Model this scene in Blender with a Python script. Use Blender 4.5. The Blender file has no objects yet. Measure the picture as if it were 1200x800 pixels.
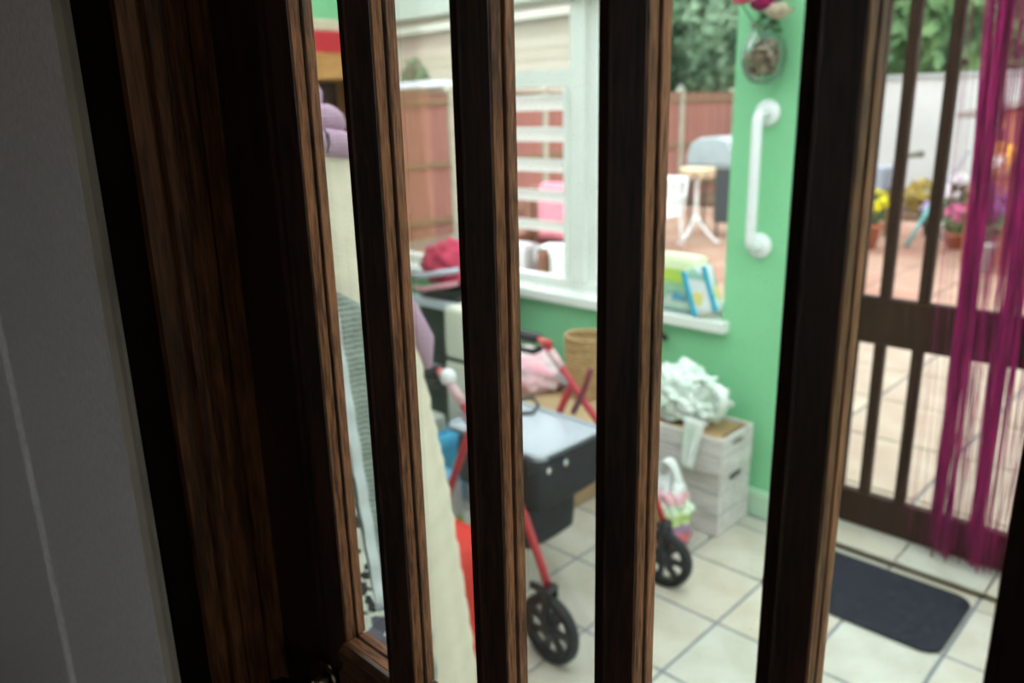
import bpy, bmesh, math, random
from mathutils import Vector, Matrix
random.seed(7)
PI = math.pi
sc = bpy.context.scene
COL = sc.collection

# ------------------------------------------------------------------ camera, world, light, exposure
def rad(a): return a * PI / 180
yaw, pit, rol = rad(44.25), rad(16.08), rad(-1.36)
F = Vector((-math.sin(yaw) * math.cos(pit), math.cos(yaw) * math.cos(pit), -math.sin(pit)))
Rv = Vector((math.cos(yaw), math.sin(yaw), 0)); Uv = Rv.cross(F)
R2 = Rv * math.cos(rol) + Uv * math.sin(rol); U2 = -Rv * math.sin(rol) + Uv * math.cos(rol)
cd = bpy.data.cameras.new('camera'); cam = bpy.data.objects.new('camera', cd); COL.objects.link(cam)
M4 = Matrix((R2, U2, -F)).transposed().to_4x4(); M4.translation = Vector((0, 0, 1.55))
cam.matrix_world = M4
cd.sensor_width = 36; cd.lens = 28; cd.clip_start = 0.02; cd.clip_end = 200
cd.dof.use_dof = True; cd.dof.focus_distance = 0.62; cd.dof.aperture_fstop = 5.0
sc.camera = cam
w = bpy.data.worlds.new('overcast_sky'); sc.world = w; w.use_nodes = True
bg = w.node_tree.nodes['Background']; bg.inputs[0].default_value = (0.93, 0.965, 1.0, 1); bg.inputs[1].default_value = 1.0
sc.view_settings.view_transform = 'Standard'; sc.view_settings.look = 'None'
sc.view_settings.gamma = 1; sc.view_settings.use_curve_mapping = False
sc.view_settings.exposure = 2.05
sc.cycles.use_denoising = True
sc.cycles.max_bounces = 10; sc.cycles.transparent_max_bounces = 24
sc.cycles.caustics_reflective = False; sc.cycles.caustics_refractive = False

# ------------------------------------------------------------------ materials
MATS = {}
def mat(name, col, rough=0.6, spec=0.35, var=0.0, scale=6.0, col2=None, bump=0.0, stretch=(1, 1, 1), metal=0.0, detail=4, sharp=None, trans=0.0):
    """principled with a noise mix between col and col2"""
    m = bpy.data.materials.new(name); m.use_nodes = True; nt = m.node_tree; b = nt.nodes['Principled BSDF']
    b.inputs['Base Color'].default_value = (*col, 1); b.inputs['Roughness'].default_value = rough
    b.inputs['Specular IOR Level'].default_value = spec; b.inputs['Metallic'].default_value = metal
    if var or col2 or bump:
        tc = nt.nodes.new('ShaderNodeTexCoord'); mp = nt.nodes.new('ShaderNodeMapping'); mp.inputs['Scale'].default_value = stretch
        nt.links.new(tc.outputs['Object'], mp.inputs[0])
        n = nt.nodes.new('ShaderNodeTexNoise'); n.inputs['Scale'].default_value = scale; n.inputs['Detail'].default_value = detail
        nt.links.new(mp.outputs[0], n.inputs['Vector'])
        c2 = col2 or tuple(c * (1 - var) for c in col)
        cr = nt.nodes.new('ShaderNodeValToRGB')
        lo, hi = sharp or (0.35, 0.65)
        cr.color_ramp.elements[0].position = lo; cr.color_ramp.elements[1].position = hi
        cr.color_ramp.elements[0].color = (*c2, 1); cr.color_ramp.elements[1].color = (*col, 1)
        nt.links.new(n.outputs['Fac'], cr.inputs[0])
        if var or col2: nt.links.new(cr.outputs[0], b.inputs['Base Color'])
        if bump:
            bp = nt.nodes.new('ShaderNodeBump'); bp.inputs['Strength'].default_value = bump; bp.inputs['Distance'].default_value = 0.004
            nt.links.new(n.outputs['Fac'], bp.inputs['Height']); nt.links.new(bp.outputs[0], b.inputs['Normal'])
    MATS[name] = m
    return m

def wood(name, dark, light, rough=0.45, sx=60, spec=0.4, axis='z'):
    m = bpy.data.materials.new(name); m.use_nodes = True; nt = m.node_tree; b = nt.nodes['Principled BSDF']
    tc = nt.nodes.new('ShaderNodeTexCoord'); mp = nt.nodes.new('ShaderNodeMapping')
    s = {'z': (1, 1, 0.09), 'x': (0.09, 1, 1), 'y': (1, 0.09, 1)}[axis]; mp.inputs['Scale'].default_value = s
    nt.links.new(tc.outputs['Object'], mp.inputs[0])
    n = nt.nodes.new('ShaderNodeTexNoise'); n.inputs['Scale'].default_value = sx; n.inputs['Detail'].default_value = 8; n.inputs['Roughness'].default_value = 0.65
    n2 = nt.nodes.new('ShaderNodeTexNoise'); n2.inputs['Scale'].default_value = sx * 6; n2.inputs['Detail'].default_value = 3
    nt.links.new(mp.outputs[0], n.inputs['Vector']); nt.links.new(mp.outputs[0], n2.inputs['Vector'])
    mx = nt.nodes.new('ShaderNodeMath'); mx.operation = 'MULTIPLY_ADD'; mx.inputs[1].default_value = 0.75
    sub = nt.nodes.new('ShaderNodeMath'); sub.operation = 'SUBTRACT'; sub.inputs[1].default_value = 0.5
    nt.links.new(n2.outputs['Fac'], sub.inputs[0]); nt.links.new(sub.outputs[0], mx.inputs[0]); nt.links.new(n.outputs['Fac'], mx.inputs[2])
    cr = nt.nodes.new('ShaderNodeValToRGB'); cr.color_ramp.elements[0].position = 0.32; cr.color_ramp.elements[1].position = 0.68
    cr.color_ramp.elements[0].color = (*dark, 1); cr.color_ramp.elements[1].color = (*light, 1)
    nt.links.new(mx.outputs[0], cr.inputs[0]); nt.links.new(cr.outputs[0], b.inputs['Base Color'])
    bp = nt.nodes.new('ShaderNodeBump'); bp.inputs['Strength'].default_value = 0.25; bp.inputs['Distance'].default_value = 0.001
    nt.links.new(mx.outputs[0], bp.inputs['Height']); nt.links.new(bp.outputs[0], b.inputs['Normal'])
    b.inputs['Roughness'].default_value = rough; b.inputs['Specular IOR Level'].default_value = spec
    MATS[name] = m
    return m

def glass(name, tint=(0.96, 0.98, 0.97), gloss=0.05, dust=0.0, milky=0.0):
    m = bpy.data.materials.new(name); m.use_nodes = True; nt = m.node_tree; nt.nodes.remove(nt.nodes['Principled BSDF'])
    out = nt.nodes['Material Output']
    t = nt.nodes.new('ShaderNodeBsdfTransparent'); t.inputs[0].default_value = (*tint, 1)
    g = nt.nodes.new('ShaderNodeBsdfGlossy'); g.inputs['Roughness'].default_value = 0.03
    lw = nt.nodes.new('ShaderNodeFresnel'); lw.inputs[0].default_value = 1.3
    mx = nt.nodes.new('ShaderNodeMixShader'); mul = nt.nodes.new('ShaderNodeMath'); mul.operation = 'MULTIPLY'; mul.inputs[1].default_value = gloss * 12
    nt.links.new(lw.outputs[0], mul.inputs[0]); nt.links.new(mul.outputs[0], mx.inputs[0])
    nt.links.new(t.outputs[0], mx.inputs[1]); nt.links.new(g.outputs[0], mx.inputs[2])
    last = mx
    if dust or milky:
        d = nt.nodes.new('ShaderNodeBsdfDiffuse'); d.inputs[0].default_value = (0.8, 0.8, 0.78, 1)
        tr = nt.nodes.new('ShaderNodeBsdfTranslucent'); tr.inputs[0].default_value = (0.85, 0.85, 0.82, 1)
        ad = nt.nodes.new('ShaderNodeMixShader'); ad.inputs[0].default_value = 0.5
        nt.links.new(d.outputs[0], ad.inputs[1]); nt.links.new(tr.outputs[0], ad.inputs[2])
        m2 = nt.nodes.new('ShaderNodeMixShader'); nt.links.new(last.outputs[0], m2.inputs[1]); nt.links.new(ad.outputs[0], m2.inputs[2])
        if dust:
            tc = nt.nodes.new('ShaderNodeTexCoord'); v = nt.nodes.new('ShaderNodeTexVoronoi'); v.inputs['Scale'].default_value = 260
            nt.links.new(tc.outputs['Object'], v.inputs['Vector'])
            cr = nt.nodes.new('ShaderNodeValToRGB'); cr.color_ramp.elements[0].position = 0.07; cr.color_ramp.elements[1].position = 0.15
            cr.color_ramp.elements[0].color = (dust,) * 3 + (1,); cr.color_ramp.elements[1].color = (milky,) * 3 + (1,)
            nt.links.new(v.outputs['Distance'], cr.inputs[0])
            nt.links.new(cr.outputs[0], m2.inputs[0])
        else: m2.inputs[0].default_value = milky
        last = m2
    nt.links.new(last.outputs[0], out.inputs[0])
    MATS[name] = m
    return m

def blobs(name, cols, scale=10, rough=0.5, stretch=(1, 1, 1)):
    """voronoi cells in random picks of cols (printed packaging, patterned cloth, mixed flowers)"""
    m = bpy.data.materials.new(name); m.use_nodes = True; nt = m.node_tree; b = nt.nodes['Principled BSDF']; b.inputs['Roughness'].default_value = rough
    tc = nt.nodes.new('ShaderNodeTexCoord'); mp = nt.nodes.new('ShaderNodeMapping'); mp.inputs['Scale'].default_value = stretch
    v = nt.nodes.new('ShaderNodeTexVoronoi'); v.inputs['Scale'].default_value = scale
    nt.links.new(tc.outputs['Object'], mp.inputs[0]); nt.links.new(mp.outputs[0], v.inputs['Vector'])
    sp = nt.nodes.new('ShaderNodeSeparateColor'); nt.links.new(v.outputs['Color'], sp.inputs[0])
    cr = nt.nodes.new('ShaderNodeValToRGB'); cr.color_ramp.interpolation = 'CONSTANT'
    while len(cr.color_ramp.elements) < len(cols): cr.color_ramp.elements.new(0.5)
    for i, c in enumerate(cols):
        cr.color_ramp.elements[i].position = i / len(cols); cr.color_ramp.elements[i].color = (*c, 1)
    nt.links.new(sp.outputs[0], cr.inputs[0]); nt.links.new(cr.outputs[0], b.inputs['Base Color'])
    MATS[name] = m
    return m

def bands(name, stops, axis=2, lo=0.0, hi=1.0, rough=0.5):
    """constant colour bands along one object axis (print on a packet, stripes of a coat)"""
    m = bpy.data.materials.new(name); m.use_nodes = True; nt = m.node_tree; b = nt.nodes['Principled BSDF']; b.inputs['Roughness'].default_value = rough
    tc = nt.nodes.new('ShaderNodeTexCoord'); sp = nt.nodes.new('ShaderNodeSeparateXYZ'); nt.links.new(tc.outputs['Object'], sp.inputs[0])
    mr = nt.nodes.new('ShaderNodeMapRange'); mr.inputs[1].default_value = lo; mr.inputs[2].default_value = hi
    nt.links.new(sp.outputs[axis], mr.inputs[0])
    cr = nt.nodes.new('ShaderNodeValToRGB'); cr.color_ramp.interpolation = 'CONSTANT'
    while len(cr.color_ramp.elements) < len(stops): cr.color_ramp.elements.new(0.5)
    for i, (p, c) in enumerate(stops):
        cr.color_ramp.elements[i].position = p; cr.color_ramp.elements[i].color = (*c, 1)
    nt.links.new(mr.outputs[0], cr.inputs[0]); nt.links.new(cr.outputs[0], b.inputs['Base Color'])
    MATS[name] = m
    return m

door_wood = wood('dark_stained_wood', (0.007, 0.003, 0.0018), (0.034, 0.0125, 0.006), 0.5, 70, 0.2)
bead_wood = wood('brown_bead_wood', (0.050, 0.017, 0.008), (0.30, 0.115, 0.050), 0.6, 90, 0.2)  # beads in a paler brown than the bar faces
bead_wood_h = wood('brown_bead_wood_rail', (0.050, 0.017, 0.008), (0.30, 0.115, 0.050), 0.6, 90, 0.2, axis='x')
door_wood_h = wood('dark_stained_wood_rail', (0.03, 0.012, 0.006), (0.12, 0.05, 0.022), 0.38, 70, axis='x')
frame_wood = wood('door_frame_wood', (0.022, 0.008, 0.003), (0.13, 0.048, 0.016), 0.55, 45, 0.2)
near_black = mat('near_black', (0.006, 0.004, 0.003), 0.9, spec=0.0, var=0.3, scale=30)
gate_wood = wood('gate_wood', (0.026, 0.011, 0.006), (0.048, 0.021, 0.012), 0.75, 30, 0.15)
pane_glass = glass('door_glass', gloss=0.02, dust=0.16, milky=0.006)
win_glass = glass('window_glass', (0.97, 0.99, 0.98), gloss=0.03)
roof_glass = glass('roof_glass', (0.93, 0.96, 0.95), gloss=0.02)
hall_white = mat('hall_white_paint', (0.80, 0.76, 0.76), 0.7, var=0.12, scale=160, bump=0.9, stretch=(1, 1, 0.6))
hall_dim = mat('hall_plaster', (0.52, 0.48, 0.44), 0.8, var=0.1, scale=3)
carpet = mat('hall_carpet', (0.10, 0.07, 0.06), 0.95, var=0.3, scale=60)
green = mat('green_wall_paint', (0.25, 0.62, 0.33), 0.6, var=0.07, scale=2.5, bump=0.1)
skirt_m = mat('pale_green_skirting', (0.50, 0.70, 0.52), 0.5, var=0.05, scale=5)
white_frame = mat('white_window_paint', (0.76, 0.78, 0.74), 0.4, var=0.04, scale=6)
white_pl = mat('white_plastic', (0.82, 0.82, 0.84), 0.3, spec=0.5)
grout = mat('grey_grout', (0.22, 0.24, 0.28), 0.9, var=0.15, scale=20)
TILE = [mat('floor_tile_%d' % i, c, 0.3, spec=0.45, col2=c2, scale=7) for i, (c, c2) in enumerate([((0.57, 0.54, 0.46), (0.48, 0.43, 0.34)), ((0.55, 0.54, 0.47), (0.47, 0.44, 0.36)), ((0.59, 0.55, 0.46), (0.50, 0.43, 0.33))])]
chrome = mat('chrome', (0.6, 0.6, 0.62), 0.15, metal=1.0)
black_pl = mat('black_plastic', (0.016, 0.016, 0.018), 0.4, spec=0.5)
rubber = mat('black_rubber', (0.02, 0.02, 0.022), 0.75)
red_metal = mat('red_lacquer', (0.42, 0.025, 0.035), 0.28, spec=0.5)
dark_red = mat('dark_red_lacquer', (0.16, 0.015, 0.025), 0.3, spec=0.5)
tray_m = mat('grey_tray_plastic', (0.46, 0.49, 0.55), 0.22, spec=0.5, var=0.1, scale=4)
black_cloth = mat('black_nylon', (0.022, 0.022, 0.026), 0.7, var=0.35, scale=25)
brass = mat('dark_bronze', (0.10, 0.075, 0.05), 0.25, metal=1.0)

# ------------------------------------------------------------------ mesh builder
class MB:
    def __init__(s): s.v = []; s.f = []
    def add(s, vs, fs):
        o = len(s.v); s.v += [tuple(p) for p in vs]; s.f += [tuple(i + o for i in f) for f in fs]; return s
    def box(s, x0, x1, y0, y1, z0, z1, rz=0, piv=None):
        vs = [(x, y, z) for z in (z0, z1) for x, y in ((x0, y0), (x1, y0), (x1, y1), (x0, y1))]
        if rz:
            px, py = piv or ((x0 + x1) / 2, (y0 + y1) / 2); c, n = math.cos(rz), math.sin(rz)
            vs = [(px + (x - px) * c - (y - py) * n, py + (x - px) * n + (y - py) * c, z) for x, y, z in vs]
        return s.add(vs, [(3, 2, 1, 0), (4, 5, 6, 7), (0, 1, 5, 4), (1, 2, 6, 5), (2, 3, 7, 6), (3, 0, 4, 7)])
    def rbox(s, x0, x1, y0, y1, z0, z1, r=0.005, seg=1):
        bm = bmesh.new(); bmesh.ops.create_cube(bm, size=1)
        for v in bm.verts: v.co = ((x0 + x1) / 2 + v.co.x * (x1 - x0), (y0 + y1) / 2 + v.co.y * (y1 - y0), (z0 + z1) / 2 + v.co.z * (z1 - z0))
        bmesh.ops.bevel(bm, geom=bm.edges[:], offset=r, segments=seg, profile=0.5, affect='EDGES')
        return s.bm(bm)
    def bm(s, bm):
        bm.verts.index_update(); s.add([v.co[:] for v in bm.verts], [[v.index for v in f.verts] for f in bm.faces]); bm.free(); return s
    def prism(s, prof, lo, hi, axis='z'):
        """closed 2-D profile swept along an axis; prof are (x,y) for z, (y,z) for x, (x,z) for y"""
        n = len(prof)
        def P(a, b, t): return {'z': (a, b, t), 'x': (t, a, b), 'y': (a, t, b)}[axis]
        vs = [P(a, b, lo) for a, b in prof] + [P(a, b, hi) for a, b in prof]
        fs = [(i, (i + 1) % n, n + (i + 1) % n, n + i) for i in range(n)] + [tuple(range(n - 1, -1, -1)), tuple(range(n, 2 * n))]
        return s.add(vs, fs)
    def tube(s, pts, r, seg=10, cap=True):
        pts = [Vector(p) for p in pts]; n = len(pts); rs = r if isinstance(r, (list, tuple)) else [r] * n
        vs = []; up = None
        for i, p in enumerate(pts):
            d = (pts[min(i + 1, n - 1)] - pts[max(i - 1, 0)]).normalized()
            if up is None:
                up = Vector((0, 0, 1)) if abs(d.z) < 0.9 else Vector((1, 0, 0))
            a = d.cross(up).normalized(); b = a.cross(d).normalized(); up = b
            for k in range(seg):
                t = 2 * PI * k / seg; vs.append(p + (a * math.cos(t) + b * math.sin(t)) * rs[i])
        fs = [(i * seg + k, i * seg + (k + 1) % seg, (i + 1) * seg + (k + 1) % seg, (i + 1) * seg + k) for i in range(n - 1) for k in range(seg)]
        if cap: fs += [tuple(range(seg - 1, -1, -1)), tuple((n - 1) * seg + k for k in range(seg))]
        return s.add(vs, fs)
    def lathe(s, prof, c=(0, 0, 0), seg=20, axis='z', cap=True):
        n = len(prof); vs = []
        for r, h in prof:
            for k in range(seg):
                t = 2 * PI * k / seg; a, b = r * math.cos(t), r * math.sin(t)
                q = {'z': (a, b, h), 'y': (a, h, b), 'x': (h, a, b)}[axis]
                vs.append((c[0] + q[0], c[1] + q[1], c[2] + q[2]))
        fs = [(i * seg + k, i * seg + (k + 1) % seg, (i + 1) * seg + (k + 1) % seg, (i + 1) * seg + k) for i in range(n - 1) for k in range(seg)]
        if cap: fs += [tuple(range(seg - 1, -1, -1)), tuple((n - 1) * seg + k for k in range(seg))]
        return s.add(vs, fs)
    def blob(s, c, rx, ry, rz, amp=0.12, fr=3.0, sub=3, seed=0, flat=None):
        bm = bmesh.new(); bmesh.ops.create_icosphere(bm, subdivisions=sub, radius=1)
        from mathutils import noise
        for v in bm.verts:
            d = v.co.normalized(); k = 1 + amp * 2 * noise.noise(d * fr + Vector((seed * 7.3, seed * 1.7, 0))) + amp * noise.noise(d * fr * 2.7 + Vector((0, seed * 3.1, 0)))
            q = Vector((d.x * rx, d.y * ry, d.z * rz)) * k
            if flat is not None and q.z < flat: q.z = flat
            v.co = Vector(c) + q
        return s.bm(bm)
    def grid(s, fn, nu, nv):
        vs = [fn(i / nu, j / nv) for j in range(nv + 1) for i in range(nu + 1)]
        fs = [(j * (nu + 1) + i, j * (nu + 1) + i + 1, (j + 1) * (nu + 1) + i + 1, (j + 1) * (nu + 1) + i) for j in range(nv) for i in range(nu)]
        return s.add(vs, fs)
    def build(s, name, m, parent=None, smooth=False, solid=0, bevel=0, loc=None):
        me = bpy.data.meshes.new(name)
        vs = s.v
        org = Vector(loc) if loc else Vector((0, 0, 0))
        me.from_pydata([Vector(v) - org for v in vs], [], s.f); me.update()
        if smooth:
            for p in me.polygons: p.use_smooth = True
        o = bpy.data.objects.new(name, me); COL.objects.link(o)
        me.materials.append(m)
        if parent:
            o.parent = parent; o.location = org - WORLD[parent.name]; WORLD[o.name] = org
        else: o.location = org; WORLD[o.name] = org
        if solid:
            md = o.modifiers.new('solid', 'SOLIDIFY'); md.thickness = solid; md.offset = 0
        if bevel:
            md = o.modifiers.new('bevel', 'BEVEL'); md.width = bevel; md.segments = 2; md.limit_method = 'ANGLE'
        return o
WORLD = {}
def tag(o, label, cat, group=None, kind=None):
    o['label'] = label; o['category'] = cat
    if group: o['group'] = group
    if kind: o['kind'] = kind
    return o
def empty(name, loc, label, cat, group=None, kind=None):
    o = bpy.data.objects.new(name, None); COL.objects.link(o); o.location = loc; o.empty_display_size = 0.05; WORLD[o.name] = Vector(loc)
    return tag(o, label, cat, group, kind)
def share(src, name, parent, loc, rz=0, scale=None, m=None):
    o = bpy.data.objects.new(name, src.data); COL.objects.link(o); o.parent = parent
    o.location = Vector(loc) - (WORLD[parent.name] if parent else Vector((0, 0, 0))); o.rotation_euler.z = rz
    if scale: o.scale = scale
    if m:
        o.material_slots[0].link = 'OBJECT'; o.material_slots[0].material = m
    return o

# ------------------------------------------------------------------ the room: hall (camera side) and garden room
ZC = 2.45
FY0, FY1 = 2.69, 2.86        # far wall of the garden room
# floor of tiles
fl = MB().box(-3.80, 1.2, 0.262, FY1 + 0.02, -0.12, -0.004).build('floor', grout)
tag(fl, 'pale square ceramic tile floor of the green garden room', 'floor', kind='structure')
tx, ty, gap = 0.2825, 0.3035, 0.010
X0, Y0 = -1.055, 1.97
tile_src = None; k = 0
for i in range(-10, 9):
    for j in range(-5, 4):
        x0, x1 = X0 + i * tx, X0 + (i + 1) * tx; y0, y1 = Y0 + j * ty, Y0 + (j + 1) * ty
        cx0, cx1, cy0, cy1 = max(x0, -3.80), min(x1, 1.2), max(y0, 0.46), min(y1, 2.665)
        if cx1 - cx0 < 0.02 or cy1 - cy0 < 0.02: continue
        full = (cx1 - cx0 > tx - 1e-4) and (cy1 - cy0 > ty - 1e-4)
        c = ((cx0 + cx1) / 2, (cy0 + cy1) / 2, 0)
        if full and tile_src:
            share(tile_src, 'tile', fl, c, m=TILE[k % 3])
        else:
            o = MB().rbox(cx0 + gap / 2, cx1 - gap / 2, cy0 + gap / 2, cy1 - gap / 2, -0.01, 0.0, 0.0015).build('tile', TILE[k % 3], fl, loc=c)
            if full: tile_src = o
        k = (k * 5 + 3 + random.randint(0, 2)) % 97
# far wall: green masonry with a window opening and a doorway
WX0, WX1, WZ0, WZ1 = -3.80, -1.487, 0.715, 2.0
DX0, DX1, DZ1 = -1.07, 0.02, 2.05
fw = MB()
fw.box(-3.95, WX0, FY0, FY1, 0, ZC); fw.box(WX0, WX1, FY0, FY1, 0, WZ0); fw.box(WX1, DX0, FY0, FY1, 0, ZC); fw.box(DX1, 1.35, FY0, FY1, 0, ZC)
fw = fw.build('wall_far', green); tag(fw, 'mint green painted wall with the window, grab rail and gate doorway', 'wall', kind='structure')
li = MB().box(WX0, WX1, FY0 - 0.01, FY1, WZ1, ZC).box(DX0, DX1, FY0, FY1, DZ1, ZC).build('trim_1', white_frame); tag(li, 'pale painted lintel beam above the window and gate', 'beam', kind='structure')
lw = MB().box(-3.95, -3.80, 0.43, FY0, 0, ZC + 0.2).build('wall_left', green); tag(lw, 'mint green end wall behind the bookcase', 'wall', kind='structure')
rw = MB().box(1.2, 1.35, 0.43, FY0, 0, 0.6).box(1.2, 1.35, 0.43, 0.55, 0.6, ZC + 0.2).box(1.2, 1.35, 2.57, FY0, 0.6, ZC).box(1.2, 1.35, 0.55, 2.57, 2.3, ZC + 0.05).build('wall_right', green); tag(rw, 'mint green end wall with a wide window opposite the bookcase', 'wall', kind='structure')
w3 = empty('window_3', (1.27, 1.56, 0.6), 'wide white framed window in the end wall opposite the bookcase', 'window', kind='structure')
for y0_, y1_, z0_, z1_ in ((0.55, 2.57, 0.6, 0.65), (0.55, 2.57, 2.25, 2.3), (0.55, 0.60, 0.65, 2.25), (2.52, 2.57, 0.65, 2.25), (1.535, 1.585, 0.65, 2.25)):
    MB().box(1.25, 1.30, y0_, y1_, z0_, z1_).build('window_frame', white_frame, w3)
for y0_, y1_ in ((0.60, 1.535), (1.585, 2.52)): MB().box(1.27, 1.275, y0_, y1_, 0.65, 2.25).build('pane', win_glass, w3)
sk = MB().box(-3.80, DX0, FY0 - 0.018, FY0, 0, 0.095).box(-3.80, DX0, FY0 - 0.012, FY0, 0.095, 0.108).build('baseboard_far', skirt_m); tag(sk, 'pale green skirting board below the grab rail wall', 'baseboard', kind='structure')
# glazed roof
rf = empty('ceiling', (0, 0, ZC), 'glazed lean-to roof of the garden room on white rafters', 'roof', kind='structure')
for i in range(9):
    x = -3.90 + i * 0.65
    MB().prism([(0.40, ZC + 0.17), (FY1, ZC - 0.0), (FY1, ZC + 0.07), (0.40, ZC + 0.24)], x, x + 0.05, 'x').build('rafter', white_frame, rf)
    if i < 8: MB().prism([(0.40, ZC + 0.225), (FY1, ZC + 0.05), (FY1, ZC + 0.056), (0.40, ZC + 0.231)], x + 0.05, x + 0.65, 'x').build('pane', roof_glass, rf)
# near wall between hall and garden room (thick), with the door opening
NX0, NX1, NZ = -0.752, 0.075, 2.02
nw = MB().box(-3.95, NX0 - 0.055, 0.262, 0.43, 0, ZC + 0.25).box(NX1 + 0.055, 1.35, 0.262, 0.43, 0, ZC + 0.25).box(NX0 - 0.055, NX1 + 0.055, 0.262, 0.43, NZ + 0.05, ZC + 0.25)
nw = nw.build('wall_near', hall_white); tag(nw, 'white textured hall wall beside the dark door frame', 'wall', kind='structure')
# a painted panel fixed on that wall
pn = MB().prism([(-3.0, 0.262), (-3.0, 0.256), (-1.20, 0.256), (-1.193, 0.262)], 0.0, ZC, 'z').build('trim_2', hall_white); tag(pn, 'white wall panel ending in a thin vertical edge', 'wall panel', kind='structure')
eb = MB().prism([(-0.806, 0.262), (-0.800, 0.268), (-0.766, 0.268), (-0.757, 0.258), (-0.757, 0.30), (-0.806, 0.30)], 0, NZ + 0.05, 'z')
# hall shell
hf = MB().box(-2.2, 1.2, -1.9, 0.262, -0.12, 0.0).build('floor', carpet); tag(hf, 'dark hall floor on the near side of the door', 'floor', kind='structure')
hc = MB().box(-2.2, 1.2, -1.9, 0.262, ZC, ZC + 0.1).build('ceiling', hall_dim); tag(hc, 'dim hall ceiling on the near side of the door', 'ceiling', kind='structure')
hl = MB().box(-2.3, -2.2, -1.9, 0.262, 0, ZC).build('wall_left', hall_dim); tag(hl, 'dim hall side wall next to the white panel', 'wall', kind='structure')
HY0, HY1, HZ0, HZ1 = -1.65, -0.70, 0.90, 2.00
hr = MB().box(1.2, 1.3, -1.9, HY0, 0, ZC).box(1.2, 1.3, HY1, 0.262, 0, ZC).box(1.2, 1.3, HY0, HY1, 0, HZ0).box(1.2, 1.3, HY0, HY1, HZ1, ZC).build('wall_right', hall_dim); tag(hr, 'dim hall side wall holding the added hall window', 'wall', kind='structure')
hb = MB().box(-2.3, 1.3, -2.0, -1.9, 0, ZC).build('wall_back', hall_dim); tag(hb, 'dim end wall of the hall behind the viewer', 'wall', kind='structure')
hw = empty('added_window_2', (1.25, HY0, HZ0), 'added unseen hall window in the side wall past the hinge stile', 'window', kind='structure')  # window added out of view to light the hall wall and door
MB().box(1.22, 1.27, HY0, HY1, HZ0, HZ0 + 0.04).box(1.22, 1.27, HY0, HY1, HZ1 - 0.04, HZ1).box(1.22, 1.27, HY0, HY0 + 0.04, HZ0, HZ1).box(1.22, 1.27, HY1 - 0.04, HY1, HZ0, HZ1).build('window_frame', white_frame, hw)
MB().box(1.245, 1.25, HY0 + 0.04, HY1 - 0.04, HZ0 + 0.04, HZ1 - 0.04).build('pane', win_glass, hw)

# ------------------------------------------------------------------ the door with vertical glazing bars
d1 = empty('door_1', (-0.34, 0.38, 0), 'dark stained wooden door with five tall narrow panes between glazing bars', 'door', kind='structure')
YF = 0.378                     # front face of the leaf
GZ0, GZ1 = 1.016, 1.93
BX = [-0.5467, -0.4203, -0.2963, -0.1765]; BW = 0.026
SL, SRR = -0.6346, -0.066      # inner edges of the stiles
YN, YB1, YG0, YG1, YB2 = YF + 0.013, YF + 0.0236, YF + 0.0242, YF + 0.0266, YF + 0.0272
YE = YF + 0.037
def nose(x, wd=BW):            # moulded face of a bar and its core behind
    y = YF
    return [(x + 0.005, YE), (x + 0.005, YN), (x, YN), (x, y + 0.0022), (x + 0.0012, y + 0.0006), (x + wd * 0.26, y + 0.0006), (x + wd * 0.30, y - 0.0008), (x + wd * 0.36, y - 0.0008), (x + wd * 0.40, y + 0.0012),
            (x + wd - 0.0008, YN - 0.0012), (x + wd - 0.0008, YN), (x + wd - 0.005, YN), (x + wd - 0.005, YE)]
def beads(parent, x_in, x_out, z0, z1):
    for ya, yb in ((YN + 0.0003, YB1), (YB2, YE)):
        a, b = sorted((x_in, x_out))
        MB().rbox(a, b, ya, yb, z0, z1, 0.0007).build('glazing_bead', bead_wood, parent)
for x in BX:
    g = MB().prism(nose(x)[::-1], GZ0 - 0.01, GZ1 + 0.01).build('glazing_bar', door_wood, d1)
    beads(g, x + BW - 0.005, x + BW, GZ0, GZ1); beads(g, x, x + 0.005, GZ0, GZ1)
y = YF
def stile(xo, xi, sg):
    p = [(xo, YE), (xo, y), (xi - sg * 0.030, y), (xi - sg * 0.029, y + 0.004), (xi - sg * 0.021, y + 0.0055), (xi - sg * 0.018, y + 0.002), (xi - sg * 0.0008, YN - 0.0012), (xi - sg * 0.0008, YN), (xi - sg * 0.005, YN), (xi - sg * 0.005, YE)]
    g = MB().prism(p if sg > 0 else p[::-1], 0.004, NZ - 0.004).build('stile', door_wood, d1)
    beads(g, xi - sg * 0.005, xi, GZ0, GZ1)
stile(NX0 + 0.003, SL, 1); stile(NX1 - 0.003, SRR, -1)
def rail(z_in, z_out, sgn):
    p = [(y, z_out), (y, z_in - sgn * 0.030), (y + 0.004, z_in - sgn * 0.029), (y + 0.0055, z_in - sgn * 0.021), (y + 0.002, z_in - sgn * 0.016), (y + 0.002, z_in - sgn * 0.006), (y + 0.008, z_in), (YN, z_in), (YN, z_in - sgn * 0.005), (YE, z_in - sgn * 0.005), (YE, z_out)]
    g = MB().prism(p, SL - 0.0002, SRR + 0.0002, 'x').build('rail', door_wood_h, d1)
    xs_ = [SL] + [v for x in BX for v in (x + 0.0005, x + BW - 0.0005)] + [SRR]
    for i in range(5):
        for ya, yb in ((YN + 0.0003, YB1), (YB2, YE)):
            a, b = sorted((z_in - sgn * 0.005, z_in)); MB().rbox(xs_[2 * i], xs_[2 * i + 1], ya, yb, a, b, 0.0007).build('glazing_bead', bead_wood_h, g)
rail(GZ0, 0.80, 1); rail(GZ1, NZ - 0.004, -1)
MB().box(SL, SRR, y + 0.012, y + 0.026, 0.22, 0.80).build('lower_panel', door_wood, d1)
MB().box(SL, SRR, y, YE, 0.006, 0.22).build('rail', door_wood_h, d1)
edges = [SL] + [v for x in BX for v in (x, x + BW)] + [SRR]
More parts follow.
